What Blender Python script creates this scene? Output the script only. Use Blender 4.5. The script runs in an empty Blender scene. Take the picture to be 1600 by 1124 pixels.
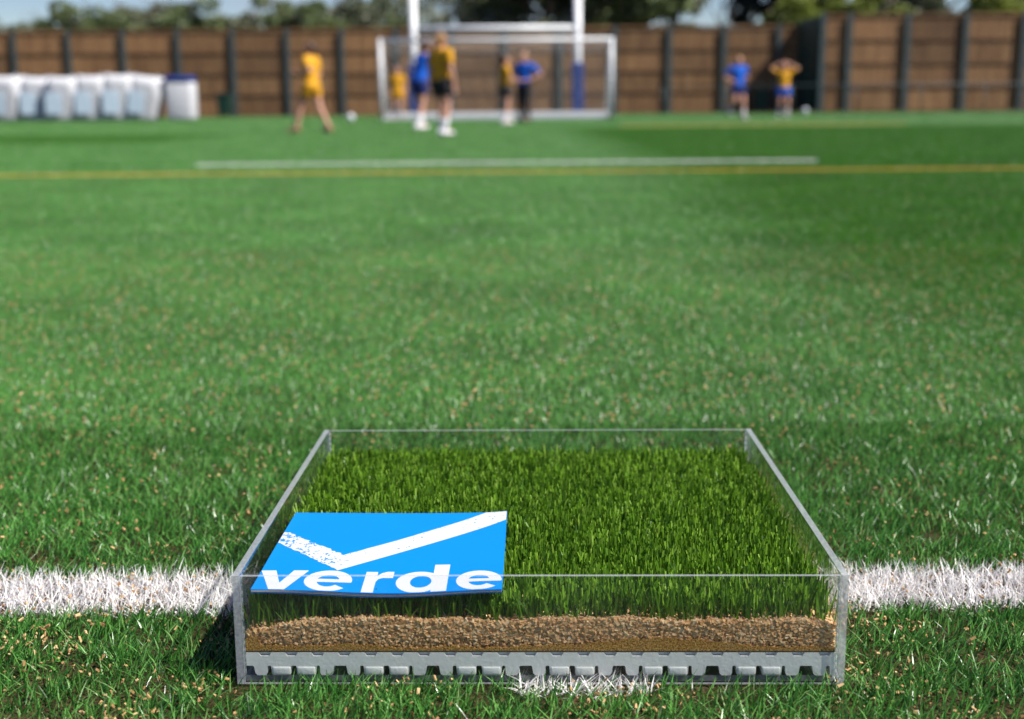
import bpy, bmesh, math, random
import numpy as np
from mathutils import Vector, Matrix
from mathutils.geometry import tessellate_polygon

random.seed(7)
rng = np.random.default_rng(11)
R = math.radians
S = bpy.context.scene
COL = S.collection

# ------------------------------------------------------------------ camera
cam_d = bpy.data.cameras.new('camera')
cam = bpy.data.objects.new('camera', cam_d)
COL.objects.link(cam)
CAM_H, FPX, HOR, ROLL = 0.5, 1950.0, 163.0, 0.42
pitch = math.atan((562 - HOR) / FPX)
fwd = Vector((0, math.cos(pitch), -math.sin(pitch)))
rt0 = Vector((1, 0, 0))
dn0 = fwd.cross(rt0)
rr = R(ROLL)
rt = math.cos(rr) * rt0 + math.sin(rr) * dn0
up = -(-math.sin(rr) * rt0 + math.cos(rr) * dn0)
M3 = Matrix((rt, up, -fwd)).transposed()
cam.matrix_world = Matrix.Translation((0, 0, CAM_H)) @ M3.to_4x4()
cam_d.sensor_width = 36
cam_d.lens = 36 * FPX / 1600
cam_d.clip_start = 0.02
cam_d.clip_end = 2000
cam_d.dof.use_dof = True
cam_d.dof.focus_distance = 1.17
cam_d.dof.aperture_fstop = 4.4
S.camera = cam

# ------------------------------------------------------------------ light
SUN_EL, SUN_TOCAM = 49.0, 22.0            # sun to the right, slightly behind the camera
sd = Vector((math.cos(R(SUN_EL)) * math.cos(R(SUN_TOCAM)), -math.cos(R(SUN_EL)) * math.sin(R(SUN_TOCAM)), math.sin(R(SUN_EL))))
sun_d = bpy.data.lights.new('sun', 'SUN')
sun_d.energy = 5.0
sun_d.angle = R(0.53)
sun_d.color = (1.0, 0.955, 0.88)
sun = bpy.data.objects.new('sun', sun_d)
sun.rotation_euler = sd.to_track_quat('Z', 'Y').to_euler()
COL.objects.link(sun)

W = bpy.data.worlds.new('World')
S.world = W
W.use_nodes = True
wn, wl = W.node_tree.nodes, W.node_tree.links
wn.clear()
w_out = wn.new('ShaderNodeOutputWorld')
w_bg = wn.new('ShaderNodeBackground')
w_bg.inputs['Strength'].default_value = 0.10
sky = wn.new('ShaderNodeTexSky')
sky.sky_type = 'NISHITA'
sky.sun_disc = False
sky.sun_elevation = R(SUN_EL)
sky.sun_rotation = math.atan2(sd.x, sd.y)
sky.air_density = 0.9
sky.dust_density = 0.1
sky.ozone_density = 1.6
tc = wn.new('ShaderNodeTexCoord')
mp = wn.new('ShaderNodeMapping')
mp.inputs['Scale'].default_value = (3.0, 3.0, 9.0)
nz = wn.new('ShaderNodeTexNoise')
nz.inputs['Scale'].default_value = 1.6
nz.inputs['Detail'].default_value = 6
nz.inputs['Roughness'].default_value = 0.55
cr = wn.new('ShaderNodeValToRGB')
cr.color_ramp.elements[0].position = 0.50
cr.color_ramp.elements[0].color = (0, 0, 0, 1)
cr.color_ramp.elements[1].position = 0.74
cr.color_ramp.elements[1].color = (0.8, 0.8, 0.8, 1)
hs = wn.new('ShaderNodeHueSaturation')
hs.inputs['Hue'].default_value = 0.53
hs.inputs['Saturation'].default_value = 1.3
hs.inputs['Value'].default_value = 0.62
mx = wn.new('ShaderNodeMix')
mx.data_type = 'RGBA'
mx.inputs['B'].default_value = (3.2, 3.5, 4.1, 1)
wl.new(tc.outputs['Generated'], mp.inputs['Vector'])
wl.new(mp.outputs['Vector'], nz.inputs['Vector'])
wl.new(nz.outputs['Fac'], cr.inputs['Fac'])
wl.new(cr.outputs['Color'], mx.inputs['Factor'])
wl.new(sky.outputs['Color'], hs.inputs['Color'])
wl.new(hs.outputs['Color'], mx.inputs['A'])
wl.new(mx.outputs['Result'], w_bg.inputs['Color'])
wl.new(w_bg.outputs['Background'], w_out.inputs['Surface'])

S.view_settings.view_transform = 'Standard'
S.view_settings.look = 'None'
S.view_settings.exposure = 0.68
S.view_settings.gamma = 1.0
S.view_settings.use_curve_mapping = False
S.render.engine = 'CYCLES'
S.cycles.max_bounces = 8
S.cycles.transparent_max_bounces = 24
S.cycles.use_denoising = True

# ------------------------------------------------------------------ helpers
def tag(o, label=None, cat=None, group=None, kind=None):
    if label: o['label'] = label
    if cat: o['category'] = cat
    if group: o['group'] = group
    if kind: o['kind'] = kind
    return o

def empty(name, loc=(0, 0, 0), rz=0.0, parent=None):
    o = bpy.data.objects.new(name, None)
    o.location = loc
    o.rotation_euler = (0, 0, rz)
    o.empty_display_size = 0.2
    COL.objects.link(o)
    if parent: o.parent = parent
    return o

def link(name, me, mats=None, parent=None, loc=None):
    o = bpy.data.objects.new(name, me)
    COL.objects.link(o)
    if mats is not None:
        for m in (mats if isinstance(mats, (list, tuple)) else [mats]):
            if len(me.materials) < len(mats if isinstance(mats, (list, tuple)) else [mats]):
                me.materials.append(m)
    if parent: o.parent = parent
    if loc is not None: o.location = loc
    return o

def copy_tree(o, parent=None):
    c = o.copy()
    COL.objects.link(c)
    if parent: c.parent = parent
    for ch in list(o.children):
        copy_tree(ch, c)
    return c

def np_mesh(name, verts, faces, rnd=None, smooth=False, mat_idx=None):
    """faces: list of int arrays (n,k) with constant k each"""
    me = bpy.data.meshes.new(name)
    verts = np.asarray(verts, np.float32)
    me.vertices.add(len(verts))
    me.vertices.foreach_set('co', verts.ravel())
    loops = np.concatenate([f.ravel() for f in faces]).astype(np.int32)
    tot = np.concatenate([np.full(len(f), f.shape[1], np.int32) for f in faces])
    start = np.concatenate([[0], np.cumsum(tot)[:-1]]).astype(np.int32)
    me.loops.add(len(loops))
    me.loops.foreach_set('vertex_index', loops)
    me.polygons.add(len(tot))
    me.polygons.foreach_set('loop_start', start)
    try:
        me.polygons.foreach_set('loop_total', tot)
    except Exception:
        pass
    if mat_idx is not None:
        me.polygons.foreach_set('material_index', np.asarray(mat_idx, np.int32))
    me.polygons.foreach_set('use_smooth', np.full(len(tot), smooth, bool))
    if rnd is not None:
        a = me.attributes.new('rnd', 'FLOAT', 'POINT')
        a.data.foreach_set('value', np.asarray(rnd, np.float32))
    me.update()
    me.validate()
    return me

def bm_mesh(name, bm, smooth=False):
    me = bpy.data.meshes.new(name)
    bmesh.ops.recalc_face_normals(bm, faces=bm.faces[:])
    bm.to_mesh(me)
    bm.free()
    if smooth:
        me.polygons.foreach_set('use_smooth', np.ones(len(me.polygons), bool))
    return me

def bx(bm, x0, x1, y0, y1, z0, z1, bev=0.0):
    r = bmesh.ops.create_cube(bm, size=1.0)
    vs = r['verts']
    for v in vs:
        v.co = Vector((x0 + (v.co.x + .5) * (x1 - x0), y0 + (v.co.y + .5) * (y1 - y0), z0 + (v.co.z + .5) * (z1 - z0)))
    if bev > 0:
        es = list({e for v in vs for e in v.link_edges})
        bmesh.ops.bevel(bm, geom=es, offset=bev, segments=2, affect='EDGES', profile=0.6)

def tube(bm, p0, p1, r0, r1=None, n=10, caps=True):
    p0, p1 = Vector(p0), Vector(p1)
    r1 = r0 if r1 is None else r1
    d = p1 - p0
    q = d.to_track_quat('Z', 'Y').to_matrix().to_4x4()
    bmesh.ops.create_cone(bm, cap_ends=caps, segments=n, radius1=r0, radius2=r1, depth=d.length,
                          matrix=Matrix.Translation((p0 + p1) / 2) @ q)

# ------------------------------------------------------------------ materials
class NT:
    def __init__(s, name):
        s.m = bpy.data.materials.new(name)
        s.m.use_nodes = True
        s.t = s.m.node_tree
        s.t.nodes.clear()
        s.out = s.t.nodes.new('ShaderNodeOutputMaterial')
    def n(s, typ, **kw):
        nd = s.t.nodes.new(typ)
        for k, v in kw.items():
            if k.startswith('_'):
                setattr(nd, k[1:], v)
            else:
                nd.inputs[k.replace('_', ' ')].default_value = v
        return nd
    def l(s, a, b): s.t.links.new(a, b)
    def ramp(s, fac, stops):
        r = s.t.nodes.new('ShaderNodeValToRGB')
        while len(r.color_ramp.elements) < len(stops): r.color_ramp.elements.new(0.5)
        for e, (p, c) in zip(r.color_ramp.elements, stops):
            e.position = p
            e.color = (*c, 1)
        s.l(fac, r.inputs['Fac'])
        return r.outputs['Color']
    def noise(s, scale, detail=4, coord='Object', rough=.55):
        t = s.n('ShaderNodeTexCoord')
        z = s.n('ShaderNodeTexNoise', Scale=scale, Detail=detail, Roughness=rough)
        s.l(t.outputs[coord], z.inputs['Vector'])
        return z.outputs['Fac']
    def bump(s, fac, strength, dist):
        b = s.n('ShaderNodeBump', Strength=strength, Distance=dist)
        s.l(fac, b.inputs['Height'])
        return b.outputs['Normal']

def mat_noise(name, stops, scale, rough=0.6, spec=0.4, bump=None, detail=5, metallic=0, coord='Object', trans=0):
    t = NT(name)
    p = t.n('ShaderNodeBsdfPrincipled', Roughness=rough, Metallic=metallic)
    p.inputs['Specular IOR Level'].default_value = spec
    f = t.noise(scale, detail, coord)
    t.l(t.ramp(f, stops), p.inputs['Base Color'])
    if bump:
        bf = t.noise(bump[0], 4, coord)
        t.l(t.bump(bf, bump[1], bump[2]), p.inputs['Normal'])
    t.l(p.outputs['BSDF'], t.out.inputs['Surface'])
    return t.m

def mat_grass(name, stops, rough=0.42, spec=0.45, transl=0.3, big=0.0, dark_stops=None):
    t = NT(name)
    a = t.n('ShaderNodeAttribute', _attribute_name='rnd')
    col = t.ramp(a.outputs['Fac'], stops)
    g = t.n('ShaderNodeNewGeometry')
    if dark_stops:                       # pile-direction shading painted as darker colour: right of x = 1.2 out to 26 m, and one far left
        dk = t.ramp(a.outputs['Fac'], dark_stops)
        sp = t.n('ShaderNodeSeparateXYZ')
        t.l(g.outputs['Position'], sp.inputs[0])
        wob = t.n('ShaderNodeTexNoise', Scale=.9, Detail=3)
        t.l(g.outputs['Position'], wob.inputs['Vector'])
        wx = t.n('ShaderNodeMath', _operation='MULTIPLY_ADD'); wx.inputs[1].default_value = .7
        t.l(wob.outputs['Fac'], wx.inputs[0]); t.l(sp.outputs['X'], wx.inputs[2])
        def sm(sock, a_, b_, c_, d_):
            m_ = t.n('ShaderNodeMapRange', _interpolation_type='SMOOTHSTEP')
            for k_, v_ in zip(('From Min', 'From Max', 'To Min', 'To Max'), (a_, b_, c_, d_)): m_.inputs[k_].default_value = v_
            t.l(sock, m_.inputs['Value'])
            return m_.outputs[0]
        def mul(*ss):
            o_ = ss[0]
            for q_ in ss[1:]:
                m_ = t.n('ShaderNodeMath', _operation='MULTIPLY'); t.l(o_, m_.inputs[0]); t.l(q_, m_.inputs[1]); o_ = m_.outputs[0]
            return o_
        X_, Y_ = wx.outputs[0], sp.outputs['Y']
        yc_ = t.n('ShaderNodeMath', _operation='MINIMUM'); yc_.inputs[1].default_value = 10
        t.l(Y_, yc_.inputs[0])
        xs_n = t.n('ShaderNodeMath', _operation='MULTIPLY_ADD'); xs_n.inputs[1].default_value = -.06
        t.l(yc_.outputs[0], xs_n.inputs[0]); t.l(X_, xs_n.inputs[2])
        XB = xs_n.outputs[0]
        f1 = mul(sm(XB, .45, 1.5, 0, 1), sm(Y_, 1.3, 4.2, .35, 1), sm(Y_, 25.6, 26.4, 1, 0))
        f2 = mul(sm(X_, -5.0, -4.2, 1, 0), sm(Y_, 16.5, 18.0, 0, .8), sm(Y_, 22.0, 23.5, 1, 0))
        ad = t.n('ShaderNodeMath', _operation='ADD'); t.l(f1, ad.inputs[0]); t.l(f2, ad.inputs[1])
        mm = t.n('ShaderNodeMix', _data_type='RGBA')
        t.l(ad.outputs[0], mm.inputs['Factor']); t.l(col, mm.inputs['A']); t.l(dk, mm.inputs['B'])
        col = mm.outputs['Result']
    if big:
        z = t.n('ShaderNodeTexNoise', Scale=1.7, Detail=4)
        t.l(g.outputs['Position'], z.inputs['Vector'])
        m = t.n('ShaderNodeMapRange')
        m.inputs['From Min'].default_value = .3
        m.inputs['From Max'].default_value = .7
        m.inputs['To Min'].default_value = 1 - big
        m.inputs['To Max'].default_value = 1 + big
        t.l(z.outputs['Fac'], m.inputs['Value'])
        h = t.n('ShaderNodeHueSaturation')
        t.l(m.outputs['Result'], h.inputs['Value'])
        t.l(col, h.inputs['Color'])
        col = h.outputs['Color']
    p = t.n('ShaderNodeBsdfPrincipled', Roughness=rough)
    p.inputs['Specular IOR Level'].default_value = spec
    t.l(col, p.inputs['Base Color'])
    if dark_stops:                       # less gloss where the pile-direction shading is painted
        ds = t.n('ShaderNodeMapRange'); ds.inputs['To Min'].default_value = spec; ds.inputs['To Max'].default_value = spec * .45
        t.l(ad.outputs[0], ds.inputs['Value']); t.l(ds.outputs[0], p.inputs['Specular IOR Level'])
    tr = t.n('ShaderNodeBsdfTranslucent')
    t.l(col, tr.inputs['Color'])
    mx = t.n('ShaderNodeMixShader', Fac=transl)
    t.l(p.outputs['BSDF'], mx.inputs[1])
    t.l(tr.outputs['BSDF'], mx.inputs[2])
    t.l(mx.outputs['Shader'], t.out.inputs['Surface'])
    return t.m

M = {}
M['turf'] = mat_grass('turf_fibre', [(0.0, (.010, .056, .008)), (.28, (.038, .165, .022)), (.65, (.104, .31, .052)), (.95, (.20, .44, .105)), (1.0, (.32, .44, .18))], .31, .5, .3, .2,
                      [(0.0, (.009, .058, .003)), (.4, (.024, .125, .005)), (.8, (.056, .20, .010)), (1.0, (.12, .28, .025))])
M['sample'] = mat_grass('sample_fibre', [(0.0, (.030, .090, .005)), (.4, (.088, .205, .011)), (.8, (.165, .33, .024)), (1.0, (.28, .44, .06))], .4, .4, .3)
M['white_fibre'] = mat_grass('white_fibre', [(0.0, (.70, .66, .62)), (.4, (.84, .82, .80)), (1.0, (.90, .89, .88))], .45, .4, .25)
M['yellow_fibre'] = mat_grass('yellow_fibre', [(0.0, (.50, .30, .03)), (1.0, (.72, .46, .05))], .45, .4, .2)

def mat_chip(name, stops):
    t = NT(name)
    a = t.n('ShaderNodeAttribute', _attribute_name='rnd')
    p = t.n('ShaderNodeBsdfPrincipled', Roughness=.8)
    p.inputs['Specular IOR Level'].default_value = .25
    t.l(t.ramp(a.outputs['Fac'], stops), p.inputs['Base Color'])
    t.l(p.outputs['BSDF'], t.out.inputs['Surface'])
    return t.m
M['cork'] = mat_chip('cork_chip', [(0, (.40, .185, .065)), (.25, (.66, .36, .15)), (.7, (.84, .52, .25)), (1.0, (.92, .68, .42))])
M['cork_ground'] = mat_chip('cork_loose', [(0, (.20, .10, .04)), (.5, (.46, .27, .115)), (1.0, (.66, .45, .23))])

# ground sheet: dark infill close by, seen between the fibres
t = NT('infill_ground')
p = t.n('ShaderNodeBsdfPrincipled', Roughness=.95)
p.inputs['Specular IOR Level'].default_value = .1
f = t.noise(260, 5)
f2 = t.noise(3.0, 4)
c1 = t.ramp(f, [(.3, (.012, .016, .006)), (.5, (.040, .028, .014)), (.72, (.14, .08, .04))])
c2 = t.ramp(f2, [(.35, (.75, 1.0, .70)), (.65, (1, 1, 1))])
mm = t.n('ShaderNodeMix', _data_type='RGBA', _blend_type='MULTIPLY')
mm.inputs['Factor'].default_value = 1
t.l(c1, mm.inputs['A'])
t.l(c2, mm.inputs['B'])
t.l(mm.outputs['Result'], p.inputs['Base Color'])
t.l(t.bump(f, .6, .004), p.inputs['Normal'])
t.l(p.outputs['BSDF'], t.out.inputs['Surface'])
M['ground'] = t.m

# acrylic sheet: clear faces with a plastic's reflection, faint dust and scuffs
def mat_acrylic():
    t = NT('clear_acrylic')
    lw = t.n('ShaderNodeLayerWeight', Blend=.5)
    pw = t.n('ShaderNodeMath', _operation='POWER')
    pw.inputs[1].default_value = 4
    t.l(lw.outputs['Facing'], pw.inputs[0])
    ml = t.n('ShaderNodeMath', _operation='MULTIPLY_ADD')
    ml.inputs[1].default_value = .92
    ml.inputs[2].default_value = .04
    t.l(pw.outputs[0], ml.inputs[0])
    tr = t.n('ShaderNodeBsdfTransparent')
    tr.inputs['Color'].default_value = (.965, .98, .975, 1)
    gl = t.n('ShaderNodeBsdfGlossy', Roughness=.02)
    mx = t.n('ShaderNodeMixShader')
    t.l(ml.outputs[0], mx.inputs['Fac'])
    t.l(tr.outputs[0], mx.inputs[1])
    t.l(gl.outputs[0], mx.inputs[2])
    # dust film and fine scratches
    df = t.n('ShaderNodeBsdfDiffuse')
    df.inputs['Color'].default_value = (.8, .82, .82, 1)
    n1 = t.noise(14, 6)
    n2c = t.n('ShaderNodeTexCoord')
    mpn = t.n('ShaderNodeMapping')
    mpn.inputs['Scale'].default_value = (60, 60, 900)
    mpn.inputs['Rotation'].default_value = (0.3, .5, .2)
    n2 = t.n('ShaderNodeTexNoise', Scale=1.0, Detail=2)
    t.l(n2c.outputs['Object'], mpn.inputs['Vector'])
    t.l(mpn.outputs['Vector'], n2.inputs['Vector'])
    a1 = t.n('ShaderNodeMapRange')
    a1.inputs['From Min'].default_value = .45
    a1.inputs['From Max'].default_value = .8
    a1.inputs['To Min'].default_value = .004
    a1.inputs['To Max'].default_value = .012
    t.l(n1, a1.inputs['Value'])
    a2 = t.n('ShaderNodeMapRange')
    a2.inputs['From Min'].default_value = .71
    a2.inputs['From Max'].default_value = .80
    a2.inputs['To Max'].default_value = .16
    t.l(n2.outputs['Fac'], a2.inputs['Value'])
    ad = t.n('ShaderNodeMath', _operation='ADD')
    t.l(a1.outputs[0], ad.inputs[0])
    t.l(a2.outputs[0], ad.inputs[1])
    m2 = t.n('ShaderNodeMixShader')
    t.l(ad.outputs[0], m2.inputs['Fac'])
    t.l(mx.outputs[0], m2.inputs[1])
    t.l(df.outputs[0], m2.inputs[2])
    t.l(m2.outputs[0], t.out.inputs['Surface'])
    return t.m
M['acrylic'] = mat_acrylic()

def mat_edge():
    t = NT('sawn_acrylic_edge')
    n1 = t.noise(420, 4)
    col = t.ramp(n1, [(.3, (.46, .50, .53)), (.55, (.64, .67, .69)), (.75, (.86, .88, .88))])
    d = t.n('ShaderNodeBsdfPrincipled', Roughness=.35)
    t.l(col, d.inputs['Base Color'])
    t.l(t.bump(n1, .5, .0006), d.inputs['Normal'])
    tl = t.n('ShaderNodeBsdfTranslucent')
    t.l(col, tl.inputs['Color'])
    m1 = t.n('ShaderNodeMixShader', Fac=.3)
    t.l(d.outputs[0], m1.inputs[1])
    t.l(tl.outputs[0], m1.inputs[2])
    tr = t.n('ShaderNodeBsdfTransparent')
    tr.inputs['Color'].default_value = (.9, .93, .93, 1)
    m2 = t.n('ShaderNodeMixShader', Fac=.5)
    t.l(m1.outputs[0], m2.inputs[1])
    t.l(tr.outputs[0], m2.inputs[2])
    t.l(m2.outputs[0], t.out.inputs['Surface'])
    return t.m
M['edge'] = mat_edge()

M['foam'] = mat_noise('white_foam', [(.3, (.90, .88, .82)), (.6, (.95, .93, .88))], 120, .45, .4, (330, .5, .0008))
M['sand'] = mat_noise('yellow_sand', [(.36, (.12, .050, .010)), (.5, (.50, .235, .05)), (.62, (.78, .44, .12))], 760, .9, .2, (700, .8, .0008), 3)
M['infill_core'] = mat_noise('packed_cork', [(.35, (.22, .11, .05)), (.6, (.48, .27, .13))], 500, .9, .2, (500, .8, .001), 3)
M['backing'] = mat_noise('black_backing', [(.4, (.03, .03, .03)), (.6, (.07, .065, .06))], 300, .8)
M['blue_print'] = mat_noise('blue_coated_paper', [(.3, (.001, .205, .66)), (.7, (.001, .213, .68))], 30, .5, .15)
M['paper'] = mat_noise('white_paper', [(.3, (.56, .57, .63)), (.7, (.60, .61, .67))], 60, .5, .3)

# distressed white of the tick: worn at the short arm
t = NT('worn_white_print')
p = t.n('ShaderNodeBsdfPrincipled', Roughness=.4)
p.inputs['Specular IOR Level'].default_value = .35
tcn = t.n('ShaderNodeTexCoord')
mpn = t.n('ShaderNodeMapping')
mpn.inputs['Scale'].default_value = (1.0, .75, 1)
mpn.inputs['Rotation'].default_value = (0, 0, .5)
zn = t.n('ShaderNodeTexNoise', Scale=330, Detail=2.5, Roughness=.6)
t.l(tcn.outputs['Object'], mpn.inputs['Vector'])
t.l(mpn.outputs['Vector'], zn.inputs['Vector'])
zb = t.n('ShaderNodeTexNoise', Scale=38, Detail=2)
t.l(tcn.outputs['Object'], zb.inputs['Vector'])
sx = t.n('ShaderNodeSeparateXYZ')
t.l(tcn.outputs['Object'], sx.inputs[0])
mr = t.n('ShaderNodeMapRange')
mr.inputs['From Min'].default_value = -.245
mr.inputs['From Max'].default_value = -.155
mr.inputs['To Min'].default_value = .535
mr.inputs['To Max'].default_value = .68
t.l(sx.outputs['X'], mr.inputs['Value'])
zs = t.n('ShaderNodeMath', _operation='MULTIPLY_ADD')
zs.inputs[1].default_value = .30
t.l(zb.outputs['Fac'], zs.inputs[0])
t.l(zn.outputs['Fac'], zs.inputs[2])
zo = t.n('ShaderNodeMath', _operation='SUBTRACT')
zo.inputs[1].default_value = .15
t.l(zs.outputs[0], zo.inputs[0])
gt = t.n('ShaderNodeMath', _operation='GREATER_THAN')
t.l(zo.outputs[0], gt.inputs[0])
t.l(mr.outputs[0], gt.inputs[1])
mc = t.n('ShaderNodeMix', _data_type='RGBA')
mc.inputs['A'].default_value = (.58, .59, .65, 1)
mc.inputs['B'].default_value = (.001, .209, .67, 1)
t.l(gt.outputs[0], mc.inputs['Factor'])
t.l(mc.outputs['Result'], p.inputs['Base Color'])
t.l(p.outputs['BSDF'], t.out.inputs['Surface'])
M['tick'] = t.m

def mat_timber():
    t = NT('fence_timber')
    oi = t.n('ShaderNodeObjectInfo')
    tcn = t.n('ShaderNodeTexCoord')
    ad = t.n('ShaderNodeVectorMath', _operation='ADD')
    sc = t.n('ShaderNodeVectorMath', _operation='SCALE')
    cb = t.n('ShaderNodeCombineXYZ')
    for k in range(3): t.l(oi.outputs['Random'], cb.inputs[k])
    t.l(cb.outputs[0], sc.inputs[0])
    sc.inputs['Scale'].default_value = 40
    t.l(tcn.outputs['Object'], ad.inputs[0])
    t.l(sc.outputs[0], ad.inputs[1])
    mpn = t.n('ShaderNodeMapping')
    mpn.inputs['Scale'].default_value = (6, 6, .5)
    t.l(ad.outputs[0], mpn.inputs['Vector'])
    z = t.n('ShaderNodeTexNoise', Scale=1.1, Detail=5)
    t.l(mpn.outputs['Vector'], z.inputs['Vector'])
    c = t.ramp(z.outputs['Fac'], [(.3, (.15, .072, .028)), (.55, (.26, .138, .057)), (.75, (.35, .205, .09))])
    h = t.n('ShaderNodeHueSaturation')
    mr = t.n('ShaderNodeMapRange')
    mr.inputs['To Min'].default_value = .62
    mr.inputs['To Max'].default_value = 1.2
    t.l(oi.outputs['Random'], mr.inputs['Value'])
    t.l(mr.outputs[0], h.inputs['Value'])
    t.l(c, h.inputs['Color'])
    p = t.n('ShaderNodeBsdfPrincipled', Roughness=.8)
    t.l(h.outputs['Color'], p.inputs['Base Color'])
    t.l(p.outputs[0], t.out.inputs['Surface'])
    return t.m
M['timber'] = mat_timber()
M['rail'] = mat_noise('rail_timber', [(.3, (.07, .035, .016)), (.7, (.15, .08, .035))], 8, .8)
M['post'] = mat_noise('painted_steel', [(.3, (.050, .074, .076)), (.7, (.075, .105, .108))], 3, .5, .4)
M['white_metal'] = mat_noise('white_powder_coat', [(.3, (.72, .74, .76)), (.7, (.80, .81, .82))], 5, .35, .5)
M['pad'] = mat_noise('navy_vinyl', [(.3, (.012, .035, .17)), (.7, (.02, .05, .22))], 4, .5, .4)
M['net'] = mat_noise('net_cord', [(.3, (.6, .6, .6)), (.7, (.7, .7, .7))], 4, .7)
M['bag'] = mat_noise('woven_white', [(.3, (.55, .56, .58)), (.7, (.66, .66, .68))], 6, .75, .2, (5, .5, .05))
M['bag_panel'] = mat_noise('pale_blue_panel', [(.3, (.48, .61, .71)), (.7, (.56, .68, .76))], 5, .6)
M['bin_green_fence_shade'] = mat_noise('bin_plastic_fence_shade', [(.3, (.008, .035, .025)), (.7, (.014, .05, .035))], 5, .45)
M['black'] = mat_noise('black_fabric', [(.3, (.012, .012, .014)), (.7, (.022, .022, .025))], 20, .8)
M['yellow_cloth'] = mat_noise('yellow_fabric', [(.3, (.58, .28, .015)), (.7, (.70, .35, .03))], 9, .8, .2)
M['blue_cloth'] = mat_noise('blue_fabric', [(.3, (.008, .085, .46)), (.7, (.015, .13, .60))], 9, .8, .2)
M['white_cloth'] = mat_noise('white_fabric', [(.3, (.66, .66, .68)), (.7, (.78, .78, .8))], 9, .8, .2)
M['navy_cloth'] = mat_noise('navy_fabric', [(.3, (.01, .02, .10)), (.7, (.02, .035, .15))], 9, .8, .2)
M['tan_shoe'] = mat_noise('tan_leather', [(.3, (.28, .15, .08)), (.7, (.36, .21, .12))], 9, .7)
M['skin'] = mat_noise('skin', [(.3, (.50, .25, .17)), (.7, (.62, .34, .24))], 6, .55, .35)
M['hair_brown'] = mat_noise('brown_hair', [(.3, (.05, .025, .012)), (.7, (.10, .05, .025))], 40, .5)
M['hair_fair'] = mat_noise('fair_hair', [(.3, (.22, .12, .05)), (.7, (.36, .21, .09))], 40, .5)
M['eye'] = mat_noise('dark_eye', [(.3, (.02, .015, .01)), (.7, (.03, .02, .015))], 9, .2)
M['lip'] = mat_noise('lips', [(.3, (.38, .12, .10)), (.7, (.42, .15, .12))], 9, .5)
M['bark'] = mat_noise('bark', [(.3, (.06, .045, .03)), (.7, (.16, .12, .085))], 6, .9)

def mat_leaf(name, stops):
    t = NT(name)
    a = t.n('ShaderNodeAttribute', _attribute_name='rnd')
    c = t.ramp(a.outputs['Fac'], stops)
    d = t.n('ShaderNodeBsdfPrincipled', Roughness=.55)
    t.l(c, d.inputs['Base Color'])
    tr = t.n('ShaderNodeBsdfTranslucent')
    t.l(c, tr.inputs['Color'])
    m = t.n('ShaderNodeMixShader', Fac=.3)
    t.l(d.outputs[0], m.inputs[1])
    t.l(tr.outputs[0], m.inputs[2])
    t.l(m.outputs[0], t.out.inputs['Surface'])
    return t.m
M['leaf_mid'] = mat_leaf('leaf_mid', [(0, (.07, .10, .035)), (.5, (.13, .175, .06)), (1, (.22, .27, .12))])
M['leaf_grey'] = mat_leaf('leaf_grey', [(0, (.09, .11, .06)), (.5, (.16, .185, .105)), (1, (.26, .28, .18))])
M['leaf_lime'] = mat_leaf('leaf_lime', [(0, (.08, .11, .012)), (.5, (.17, .215, .03)), (1, (.28, .33, .06))])
M['leaf_dark'] = mat_leaf('leaf_dark', [(0, (.006, .012, .008)), (.5, (.012, .022, .014)), (1, (.03, .045, .03))])

# ------------------------------------------------------------------ blades
def blades(xy, z0, L, wd, az, lean, curl, yaw, segs=3, tip=0.15):
    """arrays per blade -> verts (n*(2*segs+2),3), quads"""
    n = len(xy)
    k = segs + 1
    tt = np.linspace(0, 1, k)[None, :]
    hz = L[:, None] * (np.sin(lean)[:, None] * tt + curl[:, None] * tt ** 2)
    vt = L[:, None] * (np.cos(lean)[:, None] * tt - 0.35 * np.abs(curl)[:, None] * tt ** 2)
    cx = xy[:, 0:1] + hz * np.cos(az)[:, None]
    cy = xy[:, 1:2] + hz * np.sin(az)[:, None]
    cz = z0[:, None] + vt
    w = wd[:, None] * 0.5 * (1 - (1 - tip) * tt ** 2.2)
    dx = np.cos(yaw)[:, None] * w
    dy = np.sin(yaw)[:, None] * w
    V = np.empty((n, k, 2, 3), np.float32)
    V[:, :, 0, 0] = cx - dx; V[:, :, 0, 1] = cy - dy; V[:, :, 0, 2] = cz
    V[:, :, 1, 0] = cx + dx; V[:, :, 1, 1] = cy + dy; V[:, :, 1, 2] = cz
    base = (np.arange(n) * 2 * k)[:, None]
    q = []
    for s in range(segs):
        q.append(np.stack([base[:, 0] + 2 * s, base[:, 0] + 2 * s + 1, base[:, 0] + 2 * s + 3, base[:, 0] + 2 * s + 2], 1))
    return V.reshape(-1, 3), np.concatenate(q), 2 * k

def turf_blades(xy, Lm=.03, Ls=.007, wm=.0013, lean_m=.45, bias_az=None, bias=.0, segs=3, z0=-.002, lo=0.0, hi=1.0):
    n = len(xy)
    az = rng.uniform(0, 2 * np.pi, n)
    lean = np.clip(rng.normal(lean_m, .28, n), 0, 1.25)
    if bias_az is not None:
        sel = rng.random(n) < bias
        az = np.where(sel, rng.normal(bias_az, .5, n), az)
    L = np.clip(rng.normal(Lm, Ls, n), Lm * .4, Lm * 1.35)
    wd = wm * rng.uniform(.7, 1.35, n)
    curl = rng.uniform(-.15, .5, n)
    yaw = rng.uniform(0, 2 * np.pi, n)
    V, q, k = blades(xy, np.full(n, z0), L, wd, az, lean, curl, yaw, segs)
    r = lo + (hi - lo) * rng.random(n)
    return V, q, np.repeat(r, k)

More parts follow.
